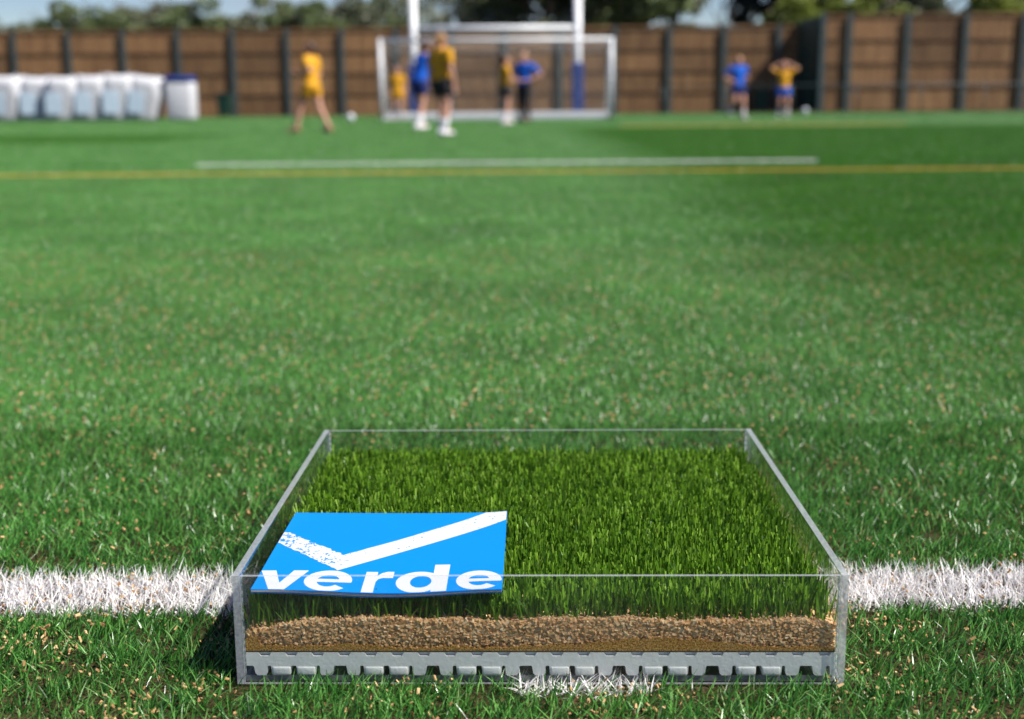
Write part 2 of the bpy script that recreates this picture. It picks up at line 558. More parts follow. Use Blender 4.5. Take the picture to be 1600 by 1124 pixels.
CHIP = np.array([[-1, -1, -1], [1, -1, -1], [1, 1, -1], [-1, 1, -1], [-1, -1, 1], [1, -1, 1], [1, 1, 1], [-1, 1, 1]], np.float32) * .5
CHIPF = np.array([[0, 3, 2, 1], [4, 5, 6, 7], [0, 1, 5, 4], [1, 2, 6, 5], [2, 3, 7, 6], [3, 0, 4, 7]])
def rot_mats(n, flat=None):
    a = rng.normal(size=(n, 4))
    a /= np.linalg.norm(a, axis=1, keepdims=True)
    w, x, y, z = a.T
    return np.stack([np.stack([1 - 2 * (y * y + z * z), 2 * (x * y - z * w), 2 * (x * z + y * w)], -1),
                     np.stack([2 * (x * y + z * w), 1 - 2 * (x * x + z * z), 2 * (y * z - x * w)], -1),
                     np.stack([2 * (x * z - y * w), 2 * (y * z + x * w), 1 - 2 * (x * x + y * y)], -1)], 1)
def chips(pos, lx, ly, lz, flat=None):
    n = len(pos)
    sh = CHIP[None] * (1 + rng.uniform(-.35, .25, (n, 8, 3)))
    sh = sh * np.stack([lx, ly, lz], 1)[:, None, :]
    Rm = rot_mats(n)
    if flat is not None:                 # pressed flat against the glass: turned in the x-z plane with a slight tilt
        a_ = rng.normal(0, .9, n); b_ = rng.normal(0, flat, n)
        ca, sa, cb, sb = np.cos(a_), np.sin(a_), np.cos(b_), np.sin(b_)
        z_ = np.zeros(n); o_ = np.ones(n)
        Ry = np.stack([np.stack([ca, z_, sa], -1), np.stack([z_, o_, z_], -1), np.stack([-sa, z_, ca], -1)], 1)
        Rx = np.stack([np.stack([o_, z_, z_], -1), np.stack([z_, cb, -sb], -1), np.stack([z_, sb, cb], -1)], 1)
        Rm = np.einsum('nij,njk->nik', Rx, Ry)
    V = np.einsum('nij,nkj->nki', Rm, sh) + pos[:, None, :]
    F = (CHIPF[None] + (np.arange(n) * 8)[:, None, None]).reshape(-1, 4)
    return V.reshape(-1, 3), F, np.repeat(rng.random(n), 8)

# ------------------------------------------------------------------ ground
bm = bmesh.new()
g = bmesh.ops.create_grid(bm, x_segments=8, y_segments=8, size=400)
me = bm_mesh('ground', bm)
ground = tag(link('ground', me, M['ground']), 'flat ground of the pitch with brown infill under the fibres', None, None, 'structure')

BOX_C, BOX_A = (0.0262, 1.258), R(-1.0)
BW, BD, BH, TH = 0.530, 0.492, 0.1005, 0.0062
def in_box(xy, m=0.0):
    dx, dy = xy[:, 0] - BOX_C[0], xy[:, 1] - BOX_C[1]
    c, s = math.cos(BOX_A), math.sin(BOX_A)
    u, v = c * dx + s * dy, -s * dx + c * dy
    return (np.abs(u) < BW / 2 + m) & (np.abs(v) < BD / 2 + m)

LINE_N = (1.170, 1.266)
def scatter(x0, x1, y0, y1, dens):
    n = int((x1 - x0) * (y1 - y0) * dens)
    return np.stack([rng.uniform(x0, x1, n), rng.uniform(y0, y1, n)], 1)

# near turf, real fibres
xy = scatter(-.9, .9, .78, 1.9, 118000)
inl = (xy[:, 1] > LINE_N[0]) & (xy[:, 1] < LINE_N[1])
tuft = (xy[:, 0] > .0) & (xy[:, 0] < .118) & (xy[:, 1] > .992) & (xy[:, 1] < 1.1)
keep = ~in_box(xy, .0015)
clump = .5 + .5 * np.sin(xy[:, 0] * 37 + 3 * np.sin(xy[:, 1] * 29)) * np.sin(xy[:, 1] * 41 + 2 * np.sin(xy[:, 0] * 23))
thin = rng.random(len(xy)) < np.clip(.22 + .85 * clump, 0, 1)
gxy = xy[keep & ~inl & ~(tuft & (rng.random(len(xy)) < .7)) & thin]
V, F, r = turf_blades(gxy, .0185, .0046, .0014, .46, R(20), .35)
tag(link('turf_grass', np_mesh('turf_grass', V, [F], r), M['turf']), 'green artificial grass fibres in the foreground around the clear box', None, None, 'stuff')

# near white line
wxy = scatter(-1.9, 1.9, *LINE_N, 100000)
wxy = wxy[(wxy[:, 1] > LINE_N[0] - .004) & (wxy[:, 1] < LINE_N[1] + .004) & ~in_box(wxy, .0015)]
V, F, r = turf_blades(wxy, .0215, .004, .00125, .68, R(80), .2)
tag(link('white_line', np_mesh('white_line', V, [F], r), M['white_fibre']), 'white fibre pitch line running behind both sides of the clear box', None, None, 'structure')
wxy = xy[keep & tuft]
wxy = wxy[~in_box(wxy, .0015)]
V, F, r = turf_blades(wxy, .019, .005, .0013, .8, R(60), .3)
tag(link('white_line_patch', np_mesh('white_line_patch', V, [F], r), M['white_fibre']), 'short patch of white fibres poking out under the front of the box', None, None, 'structure')

# loose cork granules in the near turf
cxy = scatter(-1.1, 1.1, .78, 1.9, 13000)
cl = np.sin(cxy[:, 0] * 31 + 2 * np.sin(cxy[:, 1] * 17)) * np.sin(cxy[:, 1] * 27 + np.sin(cxy[:, 0] * 13))
pr = np.where(cxy[:, 1] < 1.165, .75, .30) * np.clip(.38 + 1.3 * cl, .05, 1.5)
cxy = cxy[(rng.random(len(cxy)) < pr) & ~in_box(cxy, .004)]
ex = np.stack([rng.uniform(.17, .30, 420), rng.uniform(1.515, 1.60, 420)], 1)
lc = np.stack([rng.uniform(-.9, .9, 700), rng.uniform(LINE_N[0], LINE_N[1], 700)], 1)
cxy = np.concatenate([cxy, ex, lc[~in_box(lc, .004)]])
n = len(cxy)
pos = np.column_stack([cxy, rng.uniform(.001, .015, n)])
sz = .88 * np.clip(rng.lognormal(0, .33, n), .4, 1.45)
V, F, r = chips(pos, sz * rng.uniform(.0022, .0046, n), sz * rng.uniform(.0011, .0024, n), sz * rng.uniform(.0008, .0017, n))
tag(link('cork_granules', np_mesh('cork_granules', V, [F], r), M['cork_ground']), 'tan cork granules scattered loose between the turf fibres', None, None, 'stuff')

# far turf: patches of fibres set over the pitch
lib = bpy.data.collections.new('turf_patch_library')
def make_patch(name, size, dens, Lm, wm, segs, bias_az, bias, dark, chip_d=0, lean=.5):
    n = int(dens * size * size)
    xy = rng.uniform(-size / 2, size / 2, (n, 2))
    V, F, r = turf_blades(xy, Lm, Lm * .22, wm, lean, bias_az, bias, segs)
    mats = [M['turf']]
    mi = np.zeros(len(F), int)
    if chip_d:
        m = int(chip_d * size * size)
        pos = np.column_stack([rng.uniform(-size / 2, size / 2, (m, 2)), rng.uniform(.004, .018, m)])
        s = wm / .0013
        cV, cF, cr_ = chips(pos, s ** .5 * rng.uniform(.003, .006, m), s ** .5 * rng.uniform(.0015, .003, m), rng.uniform(.001, .002, m))
        F = np.concatenate([F, cF + len(V)])
        V = np.concatenate([V, cV])
        r = np.concatenate([r, cr_])
        mi = np.concatenate([mi, np.ones(len(cF), int)])
        mats.append(M['cork_ground'])
    me = np_mesh(name, V, [F], r, mat_idx=mi)
    for m_ in mats: me.materials.append(m_)
    o = bpy.data.objects.new(name, me)
    lib.objects.link(o)
AW, TO = R(95), R(-95)          # pile laid away from / towards the camera
idx = 0
KIND = {}
for zone, (size, dens, Lm, wm, segs, cd) in {'a': (.4, 110000, .0165, .0011, 2, 1100), 'b': (.4, 52000, .0165, .0016, 2, 120), 'c': (.6, 15000, .020, .0032, 2, 0), 'd': (2.0, 5200, .030, .0060, 1, 0)}.items():
    for tone in ('light',):
        ids = []
        for v in range(4):
            make_patch('patch_%02d' % idx, size, dens, Lm, wm, segs, TO if tone == 'dark' else AW, .55, tone == 'dark', cd, .7)
            ids.append(idx)
            idx += 1
        KIND[zone, tone] = (size, ids)

pts, knd, scl = [], [], []
def fill_row(zone, y0, y1, x0=None, x1=None):
    size, _ = KIND[zone, 'light']
    ny = max(1, round((y1 - y0) / size))
    sy = (y1 - y0) / ny
    for j in range(ny):
        yc = y0 + (j + .5) * sy
        hw = max(1.9, .43 * (yc + sy) + .7 + size)
        a, b = (-hw if x0 is None else max(x0, -hw)), (hw if x1 is None else min(x1, hw))
        if b <= a: continue
        nx = max(1, round((b - a) / size))
        sx = (b - a) / nx
        off = 0 if (x0 is not None or x1 is not None) else random.uniform(-.5, .5) * sx
        for i in range(nx):
            xc = a + (i + .5) * sx + off
            ids = KIND[zone, 'light'][1]
            pts.append((xc, yc, 0))
            knd.append(random.choice(ids))
            fx = random.choice((-1, 1))
            scl.append((fx * sx / size * 1.04, sy / size * 1.02, random.uniform(.92, 1.08)))
Y_YEL, Y_WHI = (9.245, 9.355), (10.72, 10.82)
WX = (-2.69, 2.62)
fill_row('a', .38, .78, -1.7, 1.7)
for xa, xb in ((-1.9, -.9), (.9, 1.9)):
    fill_row('a', .78, LINE_N[0], xa, xb)
    fill_row('a', LINE_N[1], 1.9, xa, xb)
fill_row('a', 1.9, 4.3)
fill_row('b', 4.3, Y_YEL[0])
fill_row('c', Y_YEL[1], Y_WHI[0])
fill_row('c', Y_WHI[0], Y_WHI[1], None, WX[0])
fill_row('c', Y_WHI[0], Y_WHI[1], WX[1], None)
fill_row('c', Y_WHI[1], 25.0)
fill_row('d', 25.0, 57.6)
pm = bpy.data.meshes.new('turf_points')
pm.from_pydata(pts, [], [])
a = pm.attributes.new('kind', 'INT', 'POINT'); a.data.foreach_set('value', knd)
a = pm.attributes.new('scl', 'FLOAT_VECTOR', 'POINT'); a.data.foreach_set('vector', np.array(scl, np.float32).ravel())
turf = link('pitch_turf_grass', pm)
tag(turf, 'green artificial grass of the pitch stretching back to the fence', None, None, 'stuff')
ng = bpy.data.node_groups.new('turf_instances', 'GeometryNodeTree')
ng.interface.new_socket('Geometry', in_out='INPUT', socket_type='NodeSocketGeometry')
ng.interface.new_socket('Geometry', in_out='OUTPUT', socket_type='NodeSocketGeometry')
gi, go = ng.nodes.new('NodeGroupInput'), ng.nodes.new('NodeGroupOutput')
iop = ng.nodes.new('GeometryNodeInstanceOnPoints')
ci = ng.nodes.new('GeometryNodeCollectionInfo')
ci.inputs['Collection'].default_value = lib
ci.inputs['Separate Children'].default_value = True
ci.inputs['Reset Children'].default_value = True
na = ng.nodes.new('GeometryNodeInputNamedAttribute'); na.data_type = 'INT'; na.inputs['Name'].default_value = 'kind'
nb = ng.nodes.new('GeometryNodeInputNamedAttribute'); nb.data_type = 'FLOAT_VECTOR'; nb.inputs['Name'].default_value = 'scl'
iop.inputs['Pick Instance'].default_value = True
L_ = ng.links.new
L_(gi.outputs[0], iop.inputs['Points'])
L_(ci.outputs[0], iop.inputs['Instance'])
L_(na.outputs['Attribute'], iop.inputs['Instance Index'])
L_(nb.outputs['Attribute'], iop.inputs['Scale'])
L_(iop.outputs[0], go.inputs[0])
md = turf.modifiers.new('fibres', 'NODES')
md.node_group = ng

# far lines, tufted in coloured fibre
def fibre_line(name, x0, x1, y0, y1, dens, mat, label, wm=.003, Lm=.022):
    V, F, r = turf_blades(scatter(x0, x1, y0, y1, dens), Lm, Lm * .15, wm, .45, R(95), .4, 2)
    tag(link(name, np_mesh(name, V, [F], r), mat), label, None, None, 'structure')
fibre_line('yellow_line', -5.2, 5.2, *Y_YEL, 24000, M['yellow_fibre'], 'thin yellow line right across the pitch just in front of the white one')
fibre_line('white_line', *WX, *Y_WHI, 50000, M['white_fibre'], 'thin white line ending short of both sides, behind the yellow line')
fibre_line('yellow_line', 2.4, 8.6, 27.4, 27.75, 2500, M['yellow_fibre'], 'faint far yellow line in front of the two players on the right', .006, .05)

# ------------------------------------------------------------------ acrylic box
hx, hy = BW / 2, BD / 2
box = tag(empty('acrylic_box', (BOX_C[0], BOX_C[1], .003), BOX_A), 'clear open-topped acrylic box on the turf holding a cut sample of grass', 'display box')
def sheet(name, x0, x1, y0, y1, z0, z1, thin):
    """acrylic sheet: big faces clear, sawn edges frosted"""
    bm = bmesh.new()
    bx(bm, x0, x1, y0, y1, z0, z1)
    bmesh.ops.recalc_face_normals(bm, faces=bm.faces[:])
    for f in bm.faces:
        f.material_index = 0 if abs(f.normal[thin]) > .5 else 1
    me = bm_mesh(name, bm)
    return link(name, me, [M['acrylic'], M['edge']], box)
G = .0003
sheet('base_plate', -hx + TH + G, hx - TH - G, -hy + TH + G, hy - TH - G, 0, .0055, 2)
sheet('front_wall', -hx + TH + G, hx - TH - G, -hy, -hy + TH * .6, 0, BH - .0006, 1)
sheet('back_wall', -hx + TH + G, hx - TH - G, hy - TH * .6, hy, 0, BH - .0006, 1)
sheet('side_wall', -hx, -hx + TH, -hy, hy, 0, BH, 0)
sheet('side_wall', hx - TH, hx, -hy, hy, 0, BH, 0)

for p0, p1 in (((-hx + TH + .0008, -hy + TH * .6 + .0007, .006), (-hx + TH + .0008, -hy + TH * .6 + .0007, BH - .002)),
               ((hx - TH - .0008, -hy + TH * .6 + .0007, .006), (hx - TH - .0008, -hy + TH * .6 + .0007, BH - .002)),
               ((-hx + TH + .001, hy - TH * .6 - .001, .006), (-hx + TH + .001, hy - TH * .6 - .001, BH - .002)),
               ((hx - TH - .001, hy - TH * .6 - .001, .006), (hx - TH - .001, hy - TH * .6 - .001, BH - .002))):
    bm = bmesh.new()
    zz = np.linspace(p0[2], p1[2], 15)
    for a_, b_ in zip(zz, zz[1:]):
        tube(bm, (p0[0], p0[1], a_), (p0[0], p0[1], b_), .0007, n=6)
    for v in bm.verts: v.co.x += random.uniform(-.0001, .0001)
    link('glue_seam', bm_mesh('glue_seam', bm, True), M['edge'], box)

# ------------------------------------------------------------------ shock pad
FY = -hy + TH * .6 + .0012                 # front plane of the contents
IX = hx - TH - .0015
IY = hy - TH * .6 - .002
pad_root = tag(empty('shock_pad', (BOX_C[0], BOX_C[1], .003), BOX_A), 'white moulded foam pad with notched underside, bottom layer in the clear box', 'foam pad')
Z0, ZL, ZT, ZN = .0060, .0150, .0272, .0240
def pad_profile():
    top, bot = [], []
    x = -IX
    P = .0233
    k0 = -IX + .0165
    top.append((-IX, ZT))
    i = 0
    while True:
        c = k0 + i * P * 1.0
        if c + .008 > IX: break
        top += [(c - .0056, ZT), (c - .0038, ZN), (c + .0038, ZN), (c + .0056, ZT)]
        i += 1
    top.append((IX, ZT))
    # underside
    per = .0815
    c = -IX + .001
    cuts = []
    while c < IX + .05:
        cuts.append((c, .0070, .0055, True))
        cuts.append((c + .0190, .0019, .0017, False))
        cuts.append((c + .0405, .0027, .0024, False))
        cuts.append((c + .0620, .0017, .0015, False))
        c += per
    bot.append((-IX, ZL if cuts[0][0] - cuts[0][1] < -IX else Z0))
    for (c, wb, wt, arch) in cuts:
        a, b = c - wb, c + wb
        at_, bt_ = c - wt, c + wt
        if b < -IX + .001 or a > IX - .002: continue
        if a <= -IX + .001:
            bot[-1] = (-IX, ZL)
            bot += [(bt_ - .001, ZL), (bt_, ZL - .001), (b - .0006, Z0 + .002), (b + .0012, Z0)]
            continue
        if b >= IX - .001:
            bot += [(a - .0012, Z0), (a + .0006, Z0 + .002), (at_, ZL - .001), (at_ + .001, ZL)]
            bot.append((IX, ZL))
            continue
        bot += [(a - .0012, Z0), (a + (.0006 if arch else 0), Z0 + .002), (at_, ZL - .001), (at_ + .0006, ZL), (bt_ - .0006, ZL), (bt_, ZL - .001), (b - (.0006 if arch else 0), Z0 + .002), (b + .0012, Z0)]
    if bot[-1][0] < IX - 1e-6: bot.append((IX, Z0))
    return bot + top[::-1]
prof = pad_profile()
bm = bmesh.new()
tri = tessellate_polygon([[Vector((x, z, 0)) for x, z in prof]])
vf = [bm.verts.new((x, FY, z)) for x, z in prof]
vb = [bm.verts.new((x, IY, z)) for x, z in prof]
for a_, b_, c_ in tri:
    bm.faces.new((vf[a_], vf[b_], vf[c_]))
    bm.faces.new((vb[c_], vb[b_], vb[a_]))
nP = len(prof)
for i in range(nP):
    j = (i + 1) % nP
    bm.faces.new((vf[i], vf[j], vb[j], vb[i]))
link('foam_core', bm_mesh('foam_core', bm), M['foam'], pad_root)
bm = bmesh.new(); bx(bm, -IX, IX, FY + .0035, IY, ZN + .0002, ZT - .0004)
link('top_skin', bm_mesh('top_skin', bm), M['foam'], pad_root)
# raised lugs between the slots
c = -IX + .001
while c < IX:
    for o_, w_ in ((.0297, .0082), (.0513, .0082)):
        if c + o_ + w_ < IX:
            bm = bmesh.new()
            bx(bm, c + o_ - w_, c + o_ + w_, FY - .0009, FY + .004, Z0 + .0002, ZL - .0008, .0016)
            link('lug', bm_mesh('lug', bm, True), M['foam'], pad_root)
    c += .0815

# ------------------------------------------------------------------ turf sample
smp = tag(empty('turf_sample', (BOX_C[0], BOX_C[1], .003), BOX_A), 'cut block of bright green turf over cork and sand inside the clear box', 'turf sample')
bm = bmesh.new()
bx(bm, -IX, IX, FY + .0004, IY, ZT + .0004, ZT + .0013)
link('backing_sheet', bm_mesh('backing_sheet', bm), M['backing'], smp)
# sand seen against the front wall, uneven top
xs = np.linspace(-IX, IX, 220)
def bumpy(x, c, w, h): return h * np.exp(-((x - c) / w) ** 2)
sand_h = .0032 + bumpy(xs, -.252, .007, .012) + bumpy(xs, -.19, .05, .002) + bumpy(xs, .115, .055, .0085) + bumpy(xs, .04, .06, .003) + .0012 * np.sin(xs * 140) * np.sin(xs * 61) + rng.normal(0, .0007, 220)
SB = ZT + .0016
bm = bmesh.new()
rows = []
for x, h in zip(xs, sand_h):
    rows.append([bm.verts.new((x, FY + .0004, SB)), bm.verts.new((x, FY + .0004, SB + h)), bm.verts.new((x, FY + .0045, SB + h * .9)), bm.verts.new((x, FY + .0045, SB))])
for a_, b_ in zip(rows, rows[1:]):
    for k in range(4):
        bm.faces.new((a_[k], a_[(k + 1) % 4], b_[(k + 1) % 4], b_[k]))
bm.faces.new(rows[0]); bm.faces.new(rows[-1][::-1])
link('sand_layer', bm_mesh('sand_layer', bm), M['sand'], smp)
CT = .0565                                   # top of the cork bed
bm = bmesh.new()
bx(bm, -IX + .065, IX - .075, FY + .0050, IY, ZT + .0026, CT - .004); bx(bm, -IX, -IX + .0648, FY + .0050, IY, ZT + .0026, CT - .0135); bx(bm, IX - .0748, IX, FY + .0050, IY, ZT + .0026, CT - .0085)
link('infill_bed', bm_mesh('infill_bed', bm), M['infill_core'], smp)
# cork chips: the face against the glass and the loose top
def edge_drop(x):                            # the bed slumps at both ends of the glass
    return -.009 * np.clip((-IX + .06 - x) / .06, 0, 1) - .004 * np.clip((x - IX + .07) / .07, 0, 1) + .0015 * np.sin(x * 33) + .001 * np.sin(x * 87 + 1)
n = 16000
px_ = rng.uniform(-IX + .001, IX - .001, n)
pz = rng.uniform(SB, CT + .0015, n)
sh_at = np.interp(px_, xs, sand_h)
ok = (pz > SB + sh_at + rng.normal(0, .0022, n)) & (pz < CT + edge_drop(px_))
px_, pz = px_[ok], pz[ok]
n = len(px_)
fine = np.clip((pz - SB) / (CT - SB), 0.05, 1) ** .9 * rng.uniform(.6, 1.15, n)
py = FY + .0012 + rng.uniform(0, .0040, n)
V1, F1, r1 = chips(np.column_stack([px_, py, pz]), (.0017 + .0030 * fine) * rng.uniform(.7, 1.4, n), (.0007 + .0006 * fine) * rng.uniform(.7, 1.3, n), (.0010 + .0013 * fine) * rng.uniform(.7, 1.4, n), .4)
r1 = np.clip(r1 * .85 + np.repeat(fine, 8) * .15, 0, 1)
n = 9000
tx = rng.uniform(-IX + .001, IX - .001, n)
ty = FY + .002 + (IY - FY - .004) * rng.random(n) ** 1.8
tz = CT - .002 + edge_drop(tx) * np.clip(1 - (ty - FY) / .04, 0, 1) + rng.uniform(-.0015, .0022, n)
V2, F2, r2 = chips(np.column_stack([tx, ty, tz]), rng.uniform(.003, .0058, n), rng.uniform(.0015, .0030, n), rng.uniform(.0010, .0022, n))
ob = link('cork_infill', np_mesh('cork_infill', np.concatenate([V1, V2]), [np.concatenate([F1, F2 + len(V1)])], np.concatenate([r1, .25 + .75 * r2])), M['cork'], smp)
ob['kind'] = 'stuff'
# the pile
def pile(n, y0, y1, seed_clump=True):
    xy = np.stack([rng.uniform(-IX + .001, IX - .001, n), rng.uniform(y0, y1, n)], 1)
    # stitched in rows 9 mm apart along x, gauge rows in y
    xy[:, 1] = np.round(xy[:, 1] / .0062) * .0062 + rng.normal(0, .0013, n)
    xy[:, 0] = np.round(xy[:, 0] / .0042) * .0042 + rng.normal(0, .0011, n)
    return xy[(xy[:, 1] > y0) & (xy[:, 1] < y1) & (np.abs(xy[:, 0]) < IX - .001)]
xy2 = pile(34000, FY + .0045, IY - .002)
tf = np.sin(xy2[:, 0] * 420 + 1.7 * np.sin(xy2[:, 0] * 71)) + .6 * np.sin(xy2[:, 0] * 173 + 2)
fr_ = np.clip(1 - (xy2[:, 1] - FY) / .022, 0, 1)
xy2 = xy2[rng.random(len(xy2)) > fr_ * np.clip(.62 - .5 * tf, 0, .93)]
n = len(xy2)
under = (xy2[:, 0] < -.030) & (xy2[:, 1] < -.030)
zb = CT - .008 + edge_drop(xy2[:, 0]) * np.clip(1 - (xy2[:, 1] - FY) / .04, 0, 1)
topz = np.where(under, .0745, .0790) + rng.normal(0, .0030, n)
V, F, k = blades(xy2, zb, topz - zb, rng.uniform(.0011, .0022, n), rng.uniform(0, 2 * np.pi, n), np.abs(rng.normal(.08, .14, n)), rng.uniform(-.12, .22, n), rng.normal(0, .9, n), 3, .8)
# a few stray fibres bent down over the cork at the front
ns = 46
sx_ = np.stack([rng.uniform(-IX + .01, IX - .01, ns), rng.uniform(FY + .0035, FY + .008, ns)], 1)
V3, F3, k3 = blades(sx_, np.full(ns, CT - .012), rng.uniform(.018, .03, ns), rng.uniform(.001, .0018, ns), rng.choice([0, np.pi], ns), np.abs(rng.normal(.35, .25, ns)), rng.uniform(-.1, .3, ns), rng.normal(0, .4, ns), 3, .5)
rr_ = np.concatenate([np.repeat(rng.random(n), k), np.repeat(rng.random(ns), k3)])
ob = link('grass_pile', np_mesh('grass_pile', np.concatenate([V, V3]), [np.concatenate([F, F3 + len(V)])], rr_), M['sample'], smp)
ob['kind'] = 'stuff'

# ------------------------------------------------------------------ brochure
bro = tag(empty('brochure', (BOX_C[0], BOX_C[1], .003), BOX_A), 'square blue brochure with white tick and the word verde, lying on the sample grass', 'brochure')
def page_z(x, y):
    v = (y + .238) / .204                    # 0 front .. 1 back
    u = (x + .252) / .220
    z = .0802 + .0045 * v
    z += .0016 * np.exp(-v * 3) * np.sin(u * 7.2 + .6) + .0010 * np.sin(v * 4 + u * 2)
    z += -.0012 * np.exp(-v * 5) * np.sin(u * 3.1)
    z += .0022 * np.exp(-((1 - u) / .10)) * np.exp(-((1 - v) / .25)) + .0012 * np.exp(-(u / .08)) * np.exp(-(v / .12))
    return z
BC = [(-.2515, -.2365), (-.0322, -.2395), (-.0318, -.0370), (-.2495, -.0337)]
def page_xy(u, v):
    a_ = np.array(BC)
    return (1 - u) * (1 - v) * a_[0] + u * (1 - v) * a_[1] + u * v * a_[2] + (1 - u) * v * a_[3]
def page(name, mat, dz, thick, inset=0.0, droop=0.0):
    NU, NV = 48, 40
    bm = bmesh.new()
    top = {}
    bot = {}
    for i in range(NU + 1):
        for j in range(NV + 1):
            x, y = page_xy(inset + i / NU * (1 - 2 * inset), j / NV)
            z = page_z(x, y) + dz - droop * math.exp(-j / NV * 6) * (.6 + .4 * math.sin(i / NU * 5))
            top[i, j] = bm.verts.new((x, y, z))
            bot[i, j] = bm.verts.new((x, y, z - thick))
    for i in range(NU):
        for j in range(NV):
            bm.faces.new((top[i, j], top[i + 1, j], top[i + 1, j + 1], top[i, j + 1]))
            bm.faces.new((bot[i, j + 1], bot[i + 1, j + 1], bot[i + 1, j], bot[i, j]))
    for i in range(NU):
        bm.faces.new((bot[i, 0], bot[i + 1, 0], top[i + 1, 0], top[i, 0]))
        bm.faces.new((top[i, NV], top[i + 1, NV], bot[i + 1, NV], bot[i, NV]))
    for j in range(NV):
        bm.faces.new((top[0, j], top[0, j + 1], bot[0, j + 1], bot[0, j]))
        bm.faces.new((bot[NU, j], bot[NU, j + 1], top[NU, j + 1], top[NU, j]))
    return link(name, bm_mesh(name, bm, False), mat, bro)
cover = page('front_cover', M['blue_print'], .0022, .0003)
page('inner_page', M['paper'], .0016, .0003, .001, .0004)
page('inner_page', M['paper'], .0010, .0003, .001, .0010)
page('back_cover', M['blue_print'], .0002, .0003, 0, .0014)

def printed(name, loops, mat, parent):
    """flat print conforming to the cover"""
    pv = [[Vector((x, y, 0)) for x, y in lp] for lp in loops]
    tri = tessellate_polygon(pv)
    flat = [v for lp in pv for v in lp]
    bm = bmesh.new()
    vs = [bm.verts.new(v) for v in flat]
    for t3 in tri:
        try: bm.faces.new([vs[i] for i in t3])
        except ValueError: pass
    for k in range(-65, -5):
        bmesh.ops.bisect_plane(bm, geom=bm.verts[:] + bm.edges[:] + bm.faces[:], plane_co=(k * .004, 0, 0), plane_no=(1, 0, 0))
    for k in range(-62, -5):
        bmesh.ops.bisect_plane(bm, geom=bm.verts[:] + bm.edges[:] + bm.faces[:], plane_co=(0, k * .004, 0), plane_no=(0, 1, 0))
    bmesh.ops.triangulate(bm, faces=bm.faces[:])
    for v in bm.verts:
        v.co.z = page_z(v.co.x, v.co.y) + .0022 + .00018
    bmesh.ops.recalc_face_normals(bm, faces=bm.faces[:])
    me = bpy.data.meshes.new(name)
    bm.to_mesh(me); bm.free()
    if me.polygons and me.polygons[0].normal.z < 0: me.flip_normals()
    return link(name, me, mat, parent)

def rough_edge(p0, p1, amp, n, keep_ends=True):
    p0, p1 = np.array(p0), np.array(p1)
    d = p1 - p0
    nn = np.array([-d[1], d[0]]) / np.linalg.norm(d)
    out = []
    for i in range(n):
        f_ = i / n
        a_ = 0 if i == 0 else rng.uniform(-1, 1) * amp
        out.append(tuple(p0 + d * f_ + nn * a_))
    return out
tick = []
A_, B_, C_, D_, E_, F_, G_ = (-.2497, -.090), (-.2500, -.123), (-.1825, -.1920), (-.0324, -.0595), (-.0321, -.0378), (-.0530, -.0376), (-.1822, -.1545)
tick += [A_] + [B_]
tick += rough_edge(B_, C_, .0011, 30)[1:] + [C_, D_, E_, F_]
tick += rough_edge(F_, G_, .0004, 26)[1:] + [G_]
tick += rough_edge(G_, A_, .0016, 34)[1:]
printed('tick_mark', [tick], M['tick'], bro)

def arc(cx, cy, rx, ry, a0, a1, n=26):
    return [(cx + rx * math.cos(R(a0 + (a1 - a0) * i / n)), cy + ry * math.sin(R(a0 + (a1 - a0) * i / n))) for i in range(n + 1)]
def letter_e():
    o = arc(.5, .5, .5, .52, -8, 318)
    i = arc(.5, .5, .235, .30, 318, 188)
    outer = o + i + [(.27, .425)]
    hole = [(.27, .575)] + arc(.5, .5, .235, .27, 164, 16, 16) + [(.73, .575)]
    return [outer, hole]
def letter_v(): return [[(0, 1), (.33, 1), (.53, .34), (.73, 1), (1.06, 1), (.70, 0), (.36, 0)]]
def letter_r(): return [[(0, 0), (.36, 0), (.36, .50), (.42, .64), (.55, .70), (.86, .70), (.86, 1.02), (.66, 1.02), (.50, .95), (.36, .80), (.36, 1), (0, 1)]]
def letter_d():
    o = [(1.04, 0), (1.04, 1.40), (.73, 1.40), (.73, .93)] + arc(.46, .5, .46, .52, 52, 308)[1:] + [(.73, .07), (.73, 0)]
    hole = arc(.50, .5, .215, .29, 0, 345, 24)
    return [o, hole]
base_y, xh = -.2361, .0425
def put(letter, x0, w, nat):
    s = w / nat
    return printed('letter', [[(x0 + x * s, max(base_y, base_y + y * xh) if y >= 0 else base_y + y * xh * .1) for x, y in lp] for lp in letter], M['paper'], bro)
put(letter_v(), -.2508, .0430, 1.06)
put(letter_e(), -.2085, .0425, 1.0)
put(letter_r(), -.1555, .0250, .86)
put(letter_d(), -.1270, .0460, 1.04)
put(letter_e(), -.0735, .0405, 1.0)

# ------------------------------------------------------------------ fence
def panel_mesh(w, h, board=None):
    nb = 15
    xs_, ys_ = [], []
    for i in range(nb):
        a_, b_ = -w / 2 + i * w / nb, -w / 2 + (i + 1) * w / nb
        d_ = rng.uniform(-.006, .006)
        xs_ += [a_ + .004, a_ + .008, b_ - .008, b_ - .004]
        ys_ += [.012, d_ - .008, d_ - .008, .012]
    k = len(xs_)
    Vp = [(x, y, z) for z in (0, h) for x, y in zip(xs_, ys_)] + [(xs_[0], .05, 0), (xs_[-1], .05, 0), (xs_[0], .05, h), (xs_[-1], .05, h)]
    Fp = [(i, i + 1, k + i + 1, k + i) for i in range(k - 1)]
    q = 2 * k
    Fp += [(q, q + 2, q + 3, q + 1), (0, k, q + 2, q), (k - 1, q + 1, q + 3, 2 * k - 1)]
    me = bpy.data.meshes.new('timber_panel')
    me.from_pydata(Vp, [], Fp)
    me.materials.append(board or M['timber'])
    return me
